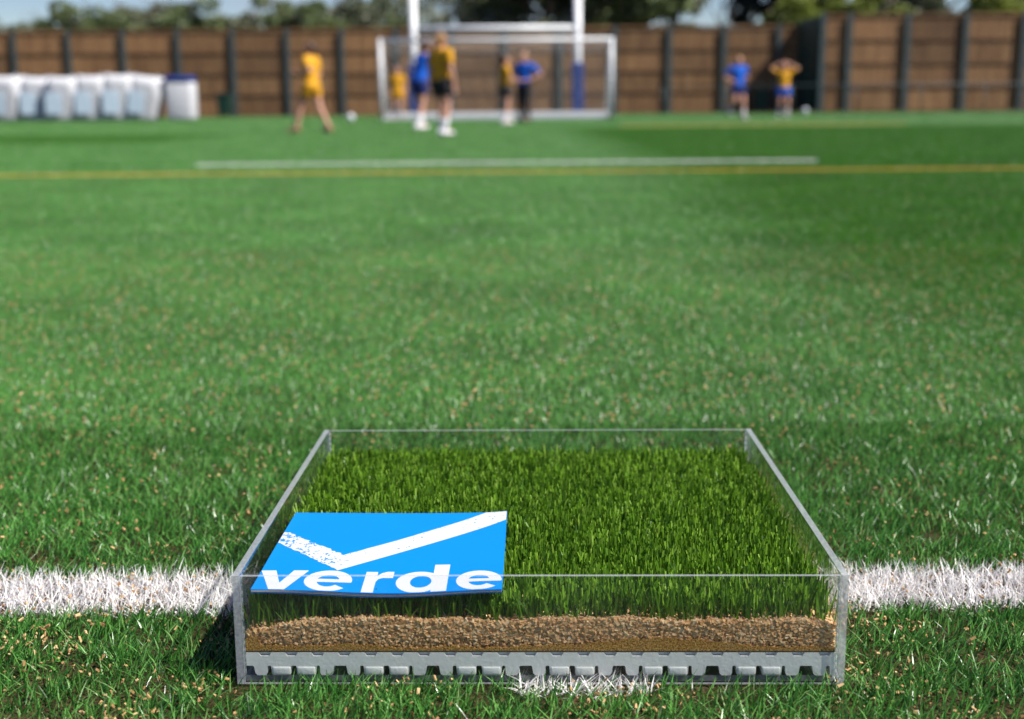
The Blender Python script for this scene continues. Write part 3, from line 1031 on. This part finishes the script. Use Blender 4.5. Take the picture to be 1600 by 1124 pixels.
def fence(name, origin, rz, xs_posts, H, label, group=None, tiers=4, first=True, last=True, board=None):
    f = tag(empty(name, origin, rz), label, 'fence', group)
    bmp = bmesh.new()
    bx(bmp, -.10, .10, -.15, -.138, 0, H + .02); bx(bmp, -.10, .10, .048, .06, 0, H + .02); bx(bmp, -.008, .008, -.138, .048, 0, H + .02)
    pme = bm_mesh('post', bmp); pme.materials.append(M['post'])
    cache = {}
    for i, x in enumerate(xs_posts):
        if (i == 0 and not first) or (i == len(xs_posts) - 1 and not last): continue
        link('post', pme, None, f, (x, 0, 0))
    th = (H - .12) / tiers
    for a_, b_ in zip(xs_posts, xs_posts[1:]):
        w = round(b_ - a_ - .03, 3)
        if w not in cache:
            variants = [panel_mesh(w, th - .03, board) for _ in range(3)]
            br = bmesh.new(); bx(br, -w / 2, w / 2, -.05, .04, 0, .06)
            rm = bm_mesh('rail', br); rm.materials.append(M['rail'])
            bc = bmesh.new(); bx(bc, -w / 2, w / 2, -.06, .055, 0, .10)
            cm = bm_mesh('capping', bc); cm.materials.append(board or M['timber'])
            cache[w] = (variants, rm, cm)
        variants, rm, cm = cache[w]
        for k in range(tiers):
            link('timber_panel', random.choice(variants), None, f, ((a_ + b_) / 2, 0, .02 + k * th + .015))
            if k: link('rail', rm, None, f, ((a_ + b_) / 2, 0, .02 + k * th - .035))
        link('capping', cm, None, f, ((a_ + b_) / 2, 0, H - .10))
    return f
fence('timber_fence', (13.09, 58, .03), 0, [-.96 - 2.46 * k for k in range(19, -1, -1)] + [-.05], 3.87, 'long brown timber fence with grey posts behind the goal and the white bags', None, 4, True, False)
fence('timber_fence', (13.09, 54, .10), 0, [0.04, 1.15] + [1.15 + 2.44 * k for k in range(1, 6)], 4.0, 'sunlit nearer stretch of brown timber fence at the right of the goal')
fence('timber_fence', (13.05, 54.05, .10), R(90), [.02, 2.0, 3.85], 3.95, 'short return, its shade painted dark green, joining the two stretches of brown timber fence', None, 4, False, True, M['bin_green_fence_shade'])  # dark green of the bins stands in for shade on the timber return

# low rail in front of the right part of the fence
rl = tag(empty('pitch_railing', (0, 52.6, 0)), 'low dark green spectator rail in front of the fence on the right', 'railing')
bm = bmesh.new(); tube(bm, (6.2, 0, 1.18), (25, 0, 1.18), .024, n=8)
link('top_rail', bm_mesh('top_rail', bm, True), M['post'], rl)
bm = bmesh.new(); tube(bm, (0, 0, 0), (0, 0, 1.158), .022, n=8)
rpm = bm_mesh('upright', bm, True); rpm.materials.append(M['post'])
for k in range(8): link('upright', rpm, None, rl, (6.3 + k * 2.66, 0, 0))

# ------------------------------------------------------------------ football goal
goal = tag(empty('football_goal', (-.43, 40, 0)), 'white framed football goal with net standing in front of the rugby posts', 'goal')
GW, GH, GDp, GR = 7.2, 2.46, 2.0, .06
x0, x1 = -GW / 2, GW / 2
for x in (x0, x1):
    bm = bmesh.new(); tube(bm, (x, 0, 0), (x, 0, GH + GR), GR, n=14)
    link('goalpost', bm_mesh('goalpost', bm, True), M['white_metal'], goal)
bm = bmesh.new(); tube(bm, (x0 + GR + .001, 0, GH), (x1 - GR - .001, 0, GH), GR - .002, n=14)
link('crossbar', bm_mesh('crossbar', bm, True), M['white_metal'], goal)
for x in (x0, x1):
    bm = bmesh.new(); tube(bm, (x, GR + .002, .07), (x, GDp - .07, .07), .045, n=10)
    link('side_bar', bm_mesh('side_bar', bm, True), M['white_metal'], goal)
    bm = bmesh.new(); tube(bm, (x, GDp - .02, .12), (x, .08, 2.36), .022, n=8)
    link('net_stay', bm_mesh('net_stay', bm, True), M['white_metal'], goal)
bm = bmesh.new(); bx(bm, x0 - .05, x1 + .05, GDp - .06, GDp + .06, .01, .24, .02)
link('ground_bar', bm_mesh('ground_bar', bm), M['white_metal'], goal)
bm = bmesh.new()
NR = .0022
def cord(p0, p1): tube(bm, p0, p1, NR, n=3, caps=False)
top_f, bot_b = Vector((0, .1, 2.40)), Vector((0, GDp - .08, .20))
nX = int(GW / .13)
for i in range(nX + 1):
    x = x0 + .05 + (GW - .1) * i / nX
    m_ = Vector((x, .9, 2.10 - .12 * math.sin(i * .7)))
    cord((x, top_f.y, top_f.z), m_); cord(m_, (x, bot_b.y, bot_b.z))
nV = 22
for j in range(nV + 1):
    f_ = j / nV
    if f_ < .35:
        g_ = f_ / .35; p_ = Vector((0, .1 + .8 * g_, 2.40 - .30 * g_))
    else:
        g_ = (f_ - .35) / .65; p_ = Vector((0, .9 + (bot_b.y - .9) * g_, 2.10 + (.20 - 2.10) * g_))
    cord((x0 + .05, p_.y, p_.z), (x1 - .05, p_.y, p_.z))
for x in (x0 + .04, x1 - .04):
    for j in range(16):
        y = .08 + j * .12
        zt = 2.40 - .375 * max(0, y - .1) if y < .9 else 2.10 - 1.9 * (y - .9) / 1.02
        cord((x, y, .1), (x, y, max(.15, zt)))
    for j in range(17):
        z = .15 + j * .13
        ye = .9 + (2.10 - z) / 1.9 * 1.02 if z < 2.1 else .1 + (2.4 - z) / .375
        cord((x, .08, z), (x, min(ye, 1.95), z))
link('net', bm_mesh('net', bm), M['net'], goal)

# ------------------------------------------------------------------ rugby posts
rg = tag(empty('rugby_posts', (-.475, 43.5, 0)), 'tall white rugby posts with crossbar and navy padding behind the football goal', 'rugby posts')
RW = 5.55
for x in (-RW / 2, RW / 2):
    bm = bmesh.new(); tube(bm, (x, 0, 0), (x, 0, 4.2), .125, n=16); tube(bm, (x, 0, 4.2), (x, 0, 9), .105, .07, n=16)
    link('upright', bm_mesh('upright', bm, True), M['white_metal'], rg)
bm = bmesh.new(); tube(bm, (-RW / 2 + .13, 0, 3.0), (RW / 2 - .13, 0, 3.0), .10, n=14)
link('crossbar', bm_mesh('crossbar', bm, True), M['white_metal'], rg)
for x in (-RW / 2, RW / 2):
    bm = bmesh.new(); bx(bm, x - .20, x + .20, -.20, .20, .02, 1.86, .05)
    link('post_pad', bm_mesh('post_pad', bm), M['pad'], rg)

# ------------------------------------------------------------------ bulk bags, bins, balls
def bag_mesh():
    bm = bmesh.new()
    bmesh.ops.create_grid(bm, x_segments=1, y_segments=1, size=1)
    bm.clear()
    NZ, NA = 14, 28
    rings = []
    for k in range(NZ + 1):
        v = k / NZ
        z = 1.52 * v
        bul = 1 + .10 * math.sin(v * math.pi * .9) - .16 * (1 - v) ** 2
        if v > .86: bul *= 1 - 2.2 * (v - .86) ** 1.3
        ring = []
        for i in range(NA):
            a_ = 2 * math.pi * i / NA
            c_, s_ = math.cos(a_), math.sin(a_)
            q_ = (abs(c_) ** 4.5 + abs(s_) ** 4.5) ** (-1 / 4.5)
            rr2 = .50 * bul * q_ * (1 + .025 * math.sin(3 * a_ + v * 7) + .02 * math.sin(7 * a_ + v * 11))
            ring.append(bm.verts.new((rr2 * c_ + .10 * v * v, rr2 * s_, z + (.03 * math.sin(2 * a_ + 1) if k == NZ else 0))))
        rings.append(ring)
    for a_, b_ in zip(rings, rings[1:]):
        for i in range(NA):
            bm.faces.new((a_[i], a_[(i + 1) % NA], b_[(i + 1) % NA], b_[i]))
    bm.faces.new(rings[-1]); bm.faces.new(rings[0][::-1])
    return bm_mesh('bag_body', bm, True)
bag = empty('bulk_bag')
link('bag_body', bag_mesh(), M['bag'], bag)
bm = bmesh.new(); bx(bm, -.40, .10, -.565, -.535, .22, .98, .01)  # pale blue panel on the left part of the bag front
link('front_panel', bm_mesh('front_panel', bm), M['bag_panel'], bag)
bm = bmesh.new()
for s_ in (-1, 1):
    pts_ = [Vector((.1 + s_ * .33 + .10 * math.cos(t_), -.30, 1.44 + .13 * math.sin(t_))) for t_ in np.linspace(0, math.pi, 7)]
    for a_, b_ in zip(pts_, pts_[1:]): tube(bm, a_, b_, .02, n=6)
lm = bm_mesh('lifting_loop', bm, True)
link('lifting_loop', lm, M['bag'], bag)
bag_x = [-17.75, -16.72, -15.72, -14.72, -13.78, -12.95]
bag_lab = ['white bulk bag at the far left edge of the row by the fence', 'white bulk bag with pale blue panel, second from the left in the row',
           'white bulk bag with pale blue panel, third from the left in the row', 'white bulk bag with pale blue panel, fourth from the left in the row',
           'white bulk bag with pale blue panel, next to the last one in the row', 'white bulk bag leaning over at the right end of the row']
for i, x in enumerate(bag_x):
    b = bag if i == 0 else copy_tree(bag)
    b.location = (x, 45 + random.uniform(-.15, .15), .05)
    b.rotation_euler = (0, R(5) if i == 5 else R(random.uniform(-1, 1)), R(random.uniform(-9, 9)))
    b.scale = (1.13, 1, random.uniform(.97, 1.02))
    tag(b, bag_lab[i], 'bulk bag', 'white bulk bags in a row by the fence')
nb_ = tag(empty('bulk_bag', (-11.58, 45, .05)), 'separate white bag with a navy blue top standing right of the row', 'bulk bag')
bm = bmesh.new(); bx(bm, -.46, .46, -.45, .45, 0, 1.28, .07)
for v in bm.verts: v.co.x += .05 * math.sin(v.co.z * 4) + .03 * v.co.z; v.co.x *= .93 + .06 * v.co.z
link('bag_body', bm_mesh('bag_body', bm, True), M['bag'], nb_)
bm = bmesh.new(); bx(bm, -.50, .44, -.47, .47, 1.285, 1.50, .06)
link('top_cover', bm_mesh('top_cover', bm, True), M['pad'], nb_)

def wheelie():
    b = empty('wheelie_bin')
    bm = bmesh.new(); bx(bm, -.29, .29, -.36, .36, .08, .98, .02)
    for v in bm.verts:
        s_ = .80 + .20 * (v.co.z - .08) / .9
        v.co.x *= s_; v.co.y *= s_
    link('bin_body', bm_mesh('bin_body', bm), M['bin_green_fence_shade'], b)
    bm = bmesh.new(); bx(bm, -.31, .31, -.39, .38, .985, 1.05, .025)
    link('lid', bm_mesh('lid', bm), M['bin_green_fence_shade'], b)
    for s_ in (-1, 1):
        bm = bmesh.new(); tube(bm, (s_ * .25, .30, .10), (s_ * .31, .30, .10), .10, n=16)
        link('wheel', bm_mesh('wheel', bm), M['black'], b)
    bm = bmesh.new(); tube(bm, (-.24, .42, .98), (.24, .42, .98), .018, n=8)
    link('handle', bm_mesh('handle', bm), M['bin_green_fence_shade'], b)
    return b
wb = wheelie()
wb.location = (-12.68, 56.6, .02)
tag(wb, 'dark green wheelie bin by the fence right of the white bags', 'wheelie bin', 'dark green bins by the fence')
wb2 = copy_tree(wb)
wb2.location = (11.15, 56.6, .02)
tag(wb2, 'dark green wheelie bin in the fence corner behind the yellow player', 'wheelie bin', 'dark green bins by the fence')

def ball(loc, label):
    b = tag(empty('football', loc), label, 'ball', 'white footballs on the grass')
    bm = bmesh.new(); bmesh.ops.create_icosphere(bm, subdivisions=3, radius=.112)
    link('ball_skin', bm_mesh('ball_skin', bm, True), M['white_metal'], b)
    bm = bmesh.new()
    ico = bmesh.new(); bmesh.ops.create_icosphere(ico, subdivisions=1, radius=1)
    for v in ico.verts:
        d = v.co.normalized()
        q_ = d.to_track_quat('Z', 'Y').to_matrix().to_4x4()
        bmesh.ops.create_cone(bm, cap_ends=True, segments=5, radius1=.036, radius2=.034, depth=.008, matrix=Matrix.Translation(d * .1085) @ q_)
    ico.free()
    link('pentagon_patch', bm_mesh('pentagon_patch', bm), M['bag_panel'], b)
    return b
ball((-4.89, 39, .135), 'white football on the grass just left of the goal')
ball((11.60, 50, .16), 'white football at the fence corner right of the yellow player')

# ------------------------------------------------------------------ people
def capsule_mesh(caps, voxel=.011):
    bm = bmesh.new()
    for (p0, p1, r0, r1, sx, sy) in caps:
        p0, p1 = Vector(p0), Vector(p1)
        d = p1 - p0
        L2 = max(d.length, 1e-4)
        q_ = (d.normalized() if d.length > 1e-6 else Vector((0, 0, 1))).to_track_quat('Z', 'Y')
        if abs(d.normalized().z if d.length > 1e-6 else 1) > .8:
            q_ = Vector((0, 0, 1)).rotation_difference(d.normalized()) if d.length > 1e-6 else q_
        rings = []
        NA = 12
        prof = [(-r0 * math.cos(t_), r0 * math.sin(t_)) for t_ in np.linspace(.25, math.pi / 2, 4)] + [(L2 + r1 * math.sin(t_), r1 * math.cos(t_)) for t_ in np.linspace(0, math.pi / 2 - .25, 4)]
        for zz, rr2 in prof:
            rings.append([bm.verts.new(p0 + q_ @ Vector((rr2 * sx * math.cos(2 * math.pi * i / NA), rr2 * sy * math.sin(2 * math.pi * i / NA), zz))) for i in range(NA)])
        for a_, b_ in zip(rings, rings[1:]):
            for i in range(NA): bm.faces.new((a_[i], a_[(i + 1) % NA], b_[(i + 1) % NA], b_[i]))
        bm.faces.new(rings[0][::-1]); bm.faces.new(rings[-1])
    me = bpy.data.meshes.new('tmp')
    bm.to_mesh(me); bm.free()
    o = bpy.data.objects.new('tmp', me)
    COL.objects.link(o)
    m = o.modifiers.new('r', 'REMESH'); m.mode = 'VOXEL'; m.voxel_size = voxel; m.use_smooth_shade = True
    s_ = o.modifiers.new('s', 'SMOOTH'); s_.factor = .5; s_.iterations = 4
    dg = bpy.context.evaluated_depsgraph_get()
    out = bpy.data.meshes.new_from_object(o.evaluated_get(dg))
    bpy.data.objects.remove(o); bpy.data.meshes.remove(me)
    return out

def person(loc, face, H, label, top, bottom, hair='hair_brown', arms='down', stance=(.12, 0, -.12, 0), lean=0.0, long_legs=False, socks='white_cloth', knee_lift=0.0, head_turn=0.0, ponytail=True):
    """local frame: +y is where the person faces, x to their right-hand side of that view; H standing height"""
    k = H / 1.70
    root = tag(empty('person', loc, face), label, 'person')
    root.scale = (1.12, 1.12, 1)
    v = lambda x, y, z: Vector((x * k, y * k, z * k))
    hip = v(0, 0, .90)
    ly = lambda z: lean * max(0, z - .9)
    chest = v(0, ly(1.28), 1.28); neck0 = v(0, ly(1.43) + .0, 1.43); neck1 = v(0, ly(1.5) + .015, 1.50); head = v(0, ly(1.6) + .025, 1.585)
    J = {}
    for s_, nm in ((-1, 'l'), (1, 'r')):
        J['hip' + nm] = v(s_ * .095, 0, .88)
        fy, fl = (stance[0], stance[1]) if s_ < 0 else (stance[2], stance[3])   # foot forward, foot lift
        fx = s_ * (.10 + abs(stance[0]) * .12)
        J['ank' + nm] = v(fx, fy - .3 * fl, .085 + fl)
        J['knee' + nm] = v(s_ * .105, fy * .5 + .05 + fl * .45, .48 + .18 * fl)
        J['toe' + nm] = v(fx + s_ * .02, fy + .14 - .3 * fl, .035 + fl * .7)
        sh = v(s_ * .175, ly(1.39), 1.39); J['sh' + nm] = sh
        mode = arms if isinstance(arms, str) else arms[0 if s_ < 0 else 1]
        if mode == 'down': e_, w_, hd = sh + v(s_ * .05, -.02, -.28), sh + v(s_ * .06, .04, -.53), v(0, .02, -.17)
        elif mode == 'hip': e_, w_, hd = sh + v(s_ * .19, -.08, -.23), sh + v(s_ * .00, .07, -.36), v(-s_ * .08, .08, -.02)
        elif mode == 'fwd': e_, w_, hd = sh + v(s_ * .04, .06, -.27), sh + v(-s_ * .02, .27, -.32), v(0, .16, .01)
        elif mode == 'swing': e_, w_, hd = sh + v(s_ * .10, -.14, -.23), sh + v(s_ * .06, .06, -.30), v(0, .12, .06)
        elif mode == 'head': e_, w_, hd = sh + v(s_ * .20, .02, .13), head + v(s_ * .09, -.02, .11), v(-s_ * .10, 0, .04)
        J['el' + nm], J['wr' + nm], J['hd' + nm] = e_, w_, hd
    c = []
    add = lambda a_, b_, r0, r1, sx=1.0, sy=1.0: c.append((a_, b_, r0 * k, r1 * k, sx, sy))
    add(hip + v(0, 0, .0), v(0, ly(1.10), 1.10), .135, .115, 1.15, .80)
    add(v(0, ly(1.10), 1.10), chest, .115, .135, 1.15, .80)
    add(v(-.10, ly(1.37), 1.37), v(.10, ly(1.37), 1.37), .085, .085)
    add(neck0, neck1, .055, .05)
    add(head + v(0, -.005, .02), head + v(0, .012, -.045), .098, .068, .85, 1.0)
    add(head + v(0, .085, -.005), head + v(0, .105, -.025), .012, .016)          # nose
    for s_, nm in ((-1, 'l'), (1, 'r')):
        add(head + v(s_ * .082, -.005, -.02), head + v(s_ * .088, -.01, .012), .012, .018)   # ear
        add(J['hip' + nm], J['knee' + nm], .088, .055)
        add(J['knee' + nm], J['ank' + nm], .056, .036)
        add(J['ank' + nm], J['toe' + nm], .038, .03)
        add(J['sh' + nm], J['el' + nm], .050, .038)
        add(J['el' + nm], J['wr' + nm], .039, .026)
        hd = J['hd' + nm]; w_ = J['wr' + nm]; hn = hd.normalized()
        side = hn.cross(Vector((0, 0, 1)) if abs(hn.z) < .8 else Vector((1, 0, 0))).normalized()
        pal = w_ + hn * .085 * k
        add(w_, pal, .026, .034, 1, .6)
        for q_, ln in zip((-1.5, -.5, .5, 1.5), (.066, .078, .074, .058)):
            b0 = pal + side * q_ * .017 * k
            m0 = b0 + hn * ln * .55 * k
            add(b0, m0, .0095, .009); add(m0, m0 + (hn * .8 + side.cross(hn) * .5).normalized() * ln * .45 * k, .009, .008)
        t0 = w_ + hn * .03 * k + side * .026 * k
        add(t0, t0 + (hn * .7 + side * .7).normalized() * .06 * k, .012, .010)
    link('body', capsule_mesh(c, .0095), M['skin'], root)
    # shirt with short sleeves
    c = []
    add(v(0, 0, .93), v(0, ly(1.12), 1.12), .146, .132, 1.15, .84)
    add(v(0, ly(1.12), 1.12), chest, .132, .150, 1.15, .82)
    add(v(-.10, ly(1.37), 1.365), v(.10, ly(1.37), 1.365), .098, .098)
    for nm in 'lr': add(J['sh' + nm], J['sh' + nm].lerp(J['el' + nm], .62), .066, .062)
    link('shirt', capsule_mesh(c, .015), M[top], root)
    c = []
    add(v(-.05, 0, .87), v(.05, 0, .87), .128, .128, 1, 1)
    for nm in 'lr':
        e_ = J['hip' + nm].lerp(J['knee' + nm], .38 if not long_legs else 1.0)
        add(J['hip' + nm], e_, .108, .100 if not long_legs else .078)
        if long_legs: add(J['knee' + nm], J['ank' + nm].lerp(J['knee' + nm], .06), .076, .058)
    link('trousers' if long_legs else 'shorts', capsule_mesh(c, .015), M[bottom], root)
    for nm in 'lr':
        if socks and not long_legs:
            c = []; add(J['ank' + nm].lerp(J['knee' + nm], .02), J['ank' + nm].lerp(J['knee' + nm], .42), .044, .058)
            link('sock', capsule_mesh(c, .014), M[socks], root)
        c = []; add(J['ank' + nm] - v(0, .04, .045), J['toe' + nm] - v(0, 0, .0), .048, .040, 1, .9); add(J['ank' + nm] - v(0, .01, .0), J['ank' + nm] - v(0, .01, .04), .046, .05)
        link('shoe', capsule_mesh(c, .014), M['white_cloth' if socks == 'white_cloth' else ('black' if socks else 'tan_shoe')], root)
    c = []
    add(head + v(0, -.022, .035), head + v(0, -.03, -.03), .098, .082, .93, .95)
    if ponytail: add(head + v(0, -.11, .03), head + v(0, -.16, -.14), .035, .018)
    link('hair', capsule_mesh(c, .013), M[hair], root)
    for s_ in (-1, 1):
        bm = bmesh.new(); bmesh.ops.create_uvsphere(bm, u_segments=10, v_segments=6, radius=.011 * k, matrix=Matrix.Translation(head + v(s_ * .032, .088, .012)))
        link('eye', bm_mesh('eye', bm, True), M['eye'], root)
    bm = bmesh.new(); bmesh.ops.create_uvsphere(bm, u_segments=10, v_segments=6, radius=.02 * k)
    for q_ in bm.verts: q_.co = Vector((q_.co.x, q_.co.y * .35, q_.co.z * .4)) + head + v(0, .078, -.062)
    link('mouth', bm_mesh('mouth', bm, True), M['lip'], root)
    return root
GZ = .018
person((-3.66, 23.6, GZ), R(68), 1.62, 'person in an all yellow kit walking across the grass left of the goal', 'yellow_cloth', 'yellow_cloth', arms=('swing', 'down'), stance=(.26, 0, -.24, .0), socks=None)
person((-3.62, 41.0, GZ), R(180), 1.68, 'person in a long yellow top behind the net by the left goalpost', 'yellow_cloth', 'yellow_cloth', arms='down', stance=(.03, 0, -.03, 0))
person((-1.84, 25.9, GZ), R(-48), 1.74, 'person in a blue shirt bending forward beside the nearest yellow player', 'blue_cloth', 'navy_cloth', 'hair_brown', arms='fwd', stance=(.12, 0, -.14, 0), lean=.25)
person((-1.10, 20.5, GZ), R(-42), 1.60, 'person in yellow shirt and black shorts nearest the camera, facing right', 'yellow_cloth', 'black', 'hair_fair', arms='down', stance=(.10, 0, -.06, 0))
person((-.12, 31.6, GZ), R(-75), 1.66, 'person in yellow shirt and black shorts in front of the goal mouth', 'yellow_cloth', 'black', 'hair_brown', arms=('down', 'fwd'), stance=(.06, 0, -.06, 0))
person((.40, 34.7, GZ), R(150), 1.84, 'person in blue shirt and long black trousers with a hand on the hip', 'blue_cloth', 'black', 'hair_fair', arms='hip', stance=(.03, 0, -.03, 0), long_legs=True, socks='black', ponytail=False)
person((6.52, 36.5, GZ), R(195), 1.76, 'person in blue shirt and shorts jogging in front of the right fence', 'blue_cloth', 'navy_cloth', 'hair_fair', arms=('swing', 'hip'), stance=(.10, 0, -.12, .16))
person((8.79, 41.0, GZ), R(178), 1.72, 'person in yellow shirt and blue shorts with both arms raised to the head', 'yellow_cloth', 'blue_cloth', 'hair_brown', arms='head', stance=(.04, 0, -.04, 0))

# ------------------------------------------------------------------ trees
def crown_mesh(seed, H, Wd, z0, leaf, n, flat=.0, holes=.35):
    g_ = np.random.default_rng(seed)
    ncl = 26
    cl = []
    while len(cl) < ncl:
        p_ = g_.uniform(-1, 1, 3)
        if np.linalg.norm(p_) < 1: cl.append(p_ * np.array([Wd * .40, Wd * .40, (H - z0) * .42]))
    cl = np.array(cl)
    rad = g_.uniform(.14, .30, ncl) * Wd * .62
    w_ = rad ** 2; w_ /= w_.sum()
    ci_ = g_.choice(ncl, n, p=w_)
    d = g_.normal(size=(n, 3)); d /= np.linalg.norm(d, axis=1, keepdims=True)
    rr2 = rad[ci_] * g_.uniform(.45, 1.08, n) ** .6
    P = cl[ci_] + d * rr2[:, None] * np.array([1, 1, .8]) + np.array([0, 0, (z0 + H) / 2])
    P[:, 2] = np.maximum(P[:, 2], z0 * .6)
    u = g_.normal(size=(n, 3)); u /= np.linalg.norm(u, axis=1, keepdims=True)
    t_ = np.cross(u, g_.normal(size=(n, 3))); t_ /= np.linalg.norm(t_, axis=1, keepdims=True)
    s_ = leaf * g_.uniform(.6, 1.4, n)[:, None]
    V = np.stack([P - u * s_, P + t_ * s_ * .55, P + u * s_, P - t_ * s_ * .55], 1).reshape(-1, 3)
    F = np.arange(4 * n).reshape(n, 4)
    tone = np.clip(g_.normal(.5, .2, ncl)[ci_] + g_.normal(0, .18, n), 0, 1)
    return V, F, np.repeat(tone, 4)
def trunk_mesh(seed, H, r, spread, limbs=7, z_lo=.25):
    g_ = random.Random(seed)
    bm = bmesh.new()
    pts_ = [Vector((g_.uniform(-.04, .04) * H * (i > 0), g_.uniform(-.04, .04) * H * (i > 0), H * i / 5)) for i in range(6)]
    for i in range(5): tube(bm, pts_[i], pts_[i + 1], r * (1 - i * .17), r * (1 - (i + 1) * .17), n=8)
    for k_ in range(limbs):
        f_ = g_.uniform(z_lo, .9)
        i = int(f_ * 5); b0 = pts_[i].lerp(pts_[i + 1], f_ * 5 - i)
        a_ = g_.uniform(0, 6.28); ln = spread * g_.uniform(.5, 1.0)
        b1 = b0 + Vector((math.cos(a_) * ln * .6, math.sin(a_) * ln * .6, ln * .55))
        b2 = b1 + Vector((math.cos(a_ + .4) * ln * .35, math.sin(a_ + .4) * ln * .35, ln * .45))
        tube(bm, b0, b1, r * .38, r * .22, n=6); tube(bm, b1, b2, r * .22, r * .07, n=6)
        for q_ in range(3):
            c0 = b1.lerp(b2, g_.random()); tube(bm, c0, c0 + Vector((g_.uniform(-1, 1), g_.uniform(-1, 1), g_.uniform(.3, 1.2))) * ln * .3, r * .10, r * .03, n=5)
    return bm_mesh('trunk', bm, True)
TK = {}
def tree(kind, name, x, Y, top, width, label, rz=None):
    """kinds share meshes; scaled to the wanted height and width"""
    if kind not in TK:
        leafm, seed, z0f, leaf, n = {'mid': ('leaf_mid', 3, .18, .16, 5200), 'grey': ('leaf_grey', 5, .16, .17, 4800), 'lime': ('leaf_lime', 9, .12, .15, 5200), 'dark': ('leaf_dark', 13, .08, .17, 6500),
                                     'sparse': ('leaf_grey', 21, .25, .13, 1300), 'bare': (None, 33, .3, .1, 0)}[kind]
        tm = trunk_mesh(seed, 7.0, .16, 2.6, 7 if kind != 'bare' else 16)
        tm.materials.append(M['bark'])
        cm_ = None
        if leafm:
            V, F, r = crown_mesh(seed, 8.0, 5.0, 8.0 * z0f, leaf, n)
            cm_ = np_mesh('crown', V, [F], r)
            cm_.materials.append(M[leafm])
        TK[kind] = (tm, cm_)
    tm, cm_ = TK[kind]
    t_ = tag(empty(name, (x, Y, 0), random.uniform(0, 6.28) if rz is None else rz), label, 'tree', 'trees behind the fence')
    t_.scale = (width / 5.0, width / 5.0, top / 8.0)
    link('trunk', tm, None, t_)
    if cm_: link('crown', cm_, None, t_)
    return t_
def pxx(px, Y): return (px - 800) / FPX * Y
left_low = [(-10, 38), (40, 41), (130, 21), (190, 33), (245, 15), (288, 30), (326, 20), (385, 30), (444, 14), (500, 24), (556, 10), (606, 18)]
LOW_LAB = ['low green treetop above the fence at the far left edge', 'low greyish treetop above the fence over the first white bags', 'low green treetop peaking over the third white bag',
           'low green treetop above the fence over the fourth white bag', 'low greyish treetop above the fence over the leaning last bag', 'low green treetop above the separate white bag with navy top',
           'low green treetop above the fence just right of the navy topped bag', 'low greyish treetop midway between the navy topped bag and the all yellow player', 'low green treetop just left of the all yellow player',
           'low green treetop just right of the all yellow player', 'low greyish treetop above the fence left of the football goal', 'low green treetop above the left goalpost']
for i, (px, ty) in enumerate(left_low):
    Y = 74 + (i % 3) * 4
    top = .5 + (166 - ty) / FPX * Y + .75
    tree(('mid', 'grey', 'mid')[i % 3], 'broadleaf_tree', pxx(px, Y), Y, top, 5.4, LOW_LAB[i])
for i, (px, ty, kd, wd, Y) in enumerate([(640, -30, 'sparse', 5, 72), (700, -60, 'sparse', 5.4, 78), (752, -60, 'sparse', 5, 74)]):
    tree(kd, 'sparse_tree', pxx(px, Y), Y, .5 + (163 - ty) / FPX * Y, wd, ['thin-leaved tree beside the left rugby post, sky showing through', 'thin-leaved tree just right of the left rugby post', 'thin-leaved tree next to the full trees, between the rugby posts'][i])
for i, (px, ty, kd, wd, Y) in enumerate([(800, -80, 'mid', 6, 76), (862, -120, 'grey', 7.5, 72), (925, -110, 'mid', 7.5, 78), (985, -110, 'mid', 7, 70), (1042, -75, 'grey', 5.6, 74)]):
    tree(kd, 'leafy_tree', pxx(px, Y), Y, .5 + (163 - ty) / FPX * Y, wd, ['full green tree above the middle of the rugby crossbar', 'full grey-green tree just left of the right rugby post', 'full green tree just right of the right rugby post', 'full green tree beyond the right goalpost', 'grey-green tree bordering the gap of sky with the bare tree'][i])
tree('bare', 'bare_tree', pxx(1122, 80), 80, 8.8, 4.0, 'almost leafless tree with thin branches in the gap of sky')
for i, (px, ty, kd, wd, Y) in enumerate([(1188, -120, 'dark', 4.2, 80), (1275, -150, 'dark', 9, 84), (1375, -160, 'dark', 9, 86), (1465, -160, 'dark', 9, 82), (1560, -150, 'dark', 9, 86), (1650, -150, 'dark', 9, 84)]):
    tree(kd, 'dark_tree', pxx(px, Y), Y, .5 + (160 - ty) / FPX * Y, wd, ['narrow dark evergreen beside the gap of sky with the bare tree', 'dark evergreen behind the yellow-green bush over the fence corner', 'dark evergreen behind the bushes over the second bay of the right fence', 'dark evergreen showing in the gap between the grey-green and yellow-green bushes', 'dark evergreen behind the yellow-green bush near the right edge', 'dark evergreen at the right edge of the photo'][i])
for i, (px, ty, kd, wd, Y) in enumerate([(1226, -32, 'lime', 5.0, 68), (1290, -40, 'lime', 5.0, 70), (1350, -30, 'lime', 4.6, 67), (1418, -45, 'grey', 4.6, 72), (1530, -45, 'lime', 5.2, 69), (1605, -40, 'lime', 5, 71)]):
    tree(kd, 'bushy_tree', pxx(px, Y), Y, .5 + (160 - ty) / FPX * Y, wd, ['sunlit yellow-green bush next to the narrow dark evergreen', 'sunlit yellow-green bush directly over the fence corner', 'sunlit yellow-green bush between the fence corner bush and the grey-green one', 'greyer green bush left of the dark gap over the right fence', 'sunlit yellow-green bush right of the dark gap', 'yellow-green bush at the right edge of the photo'][i])
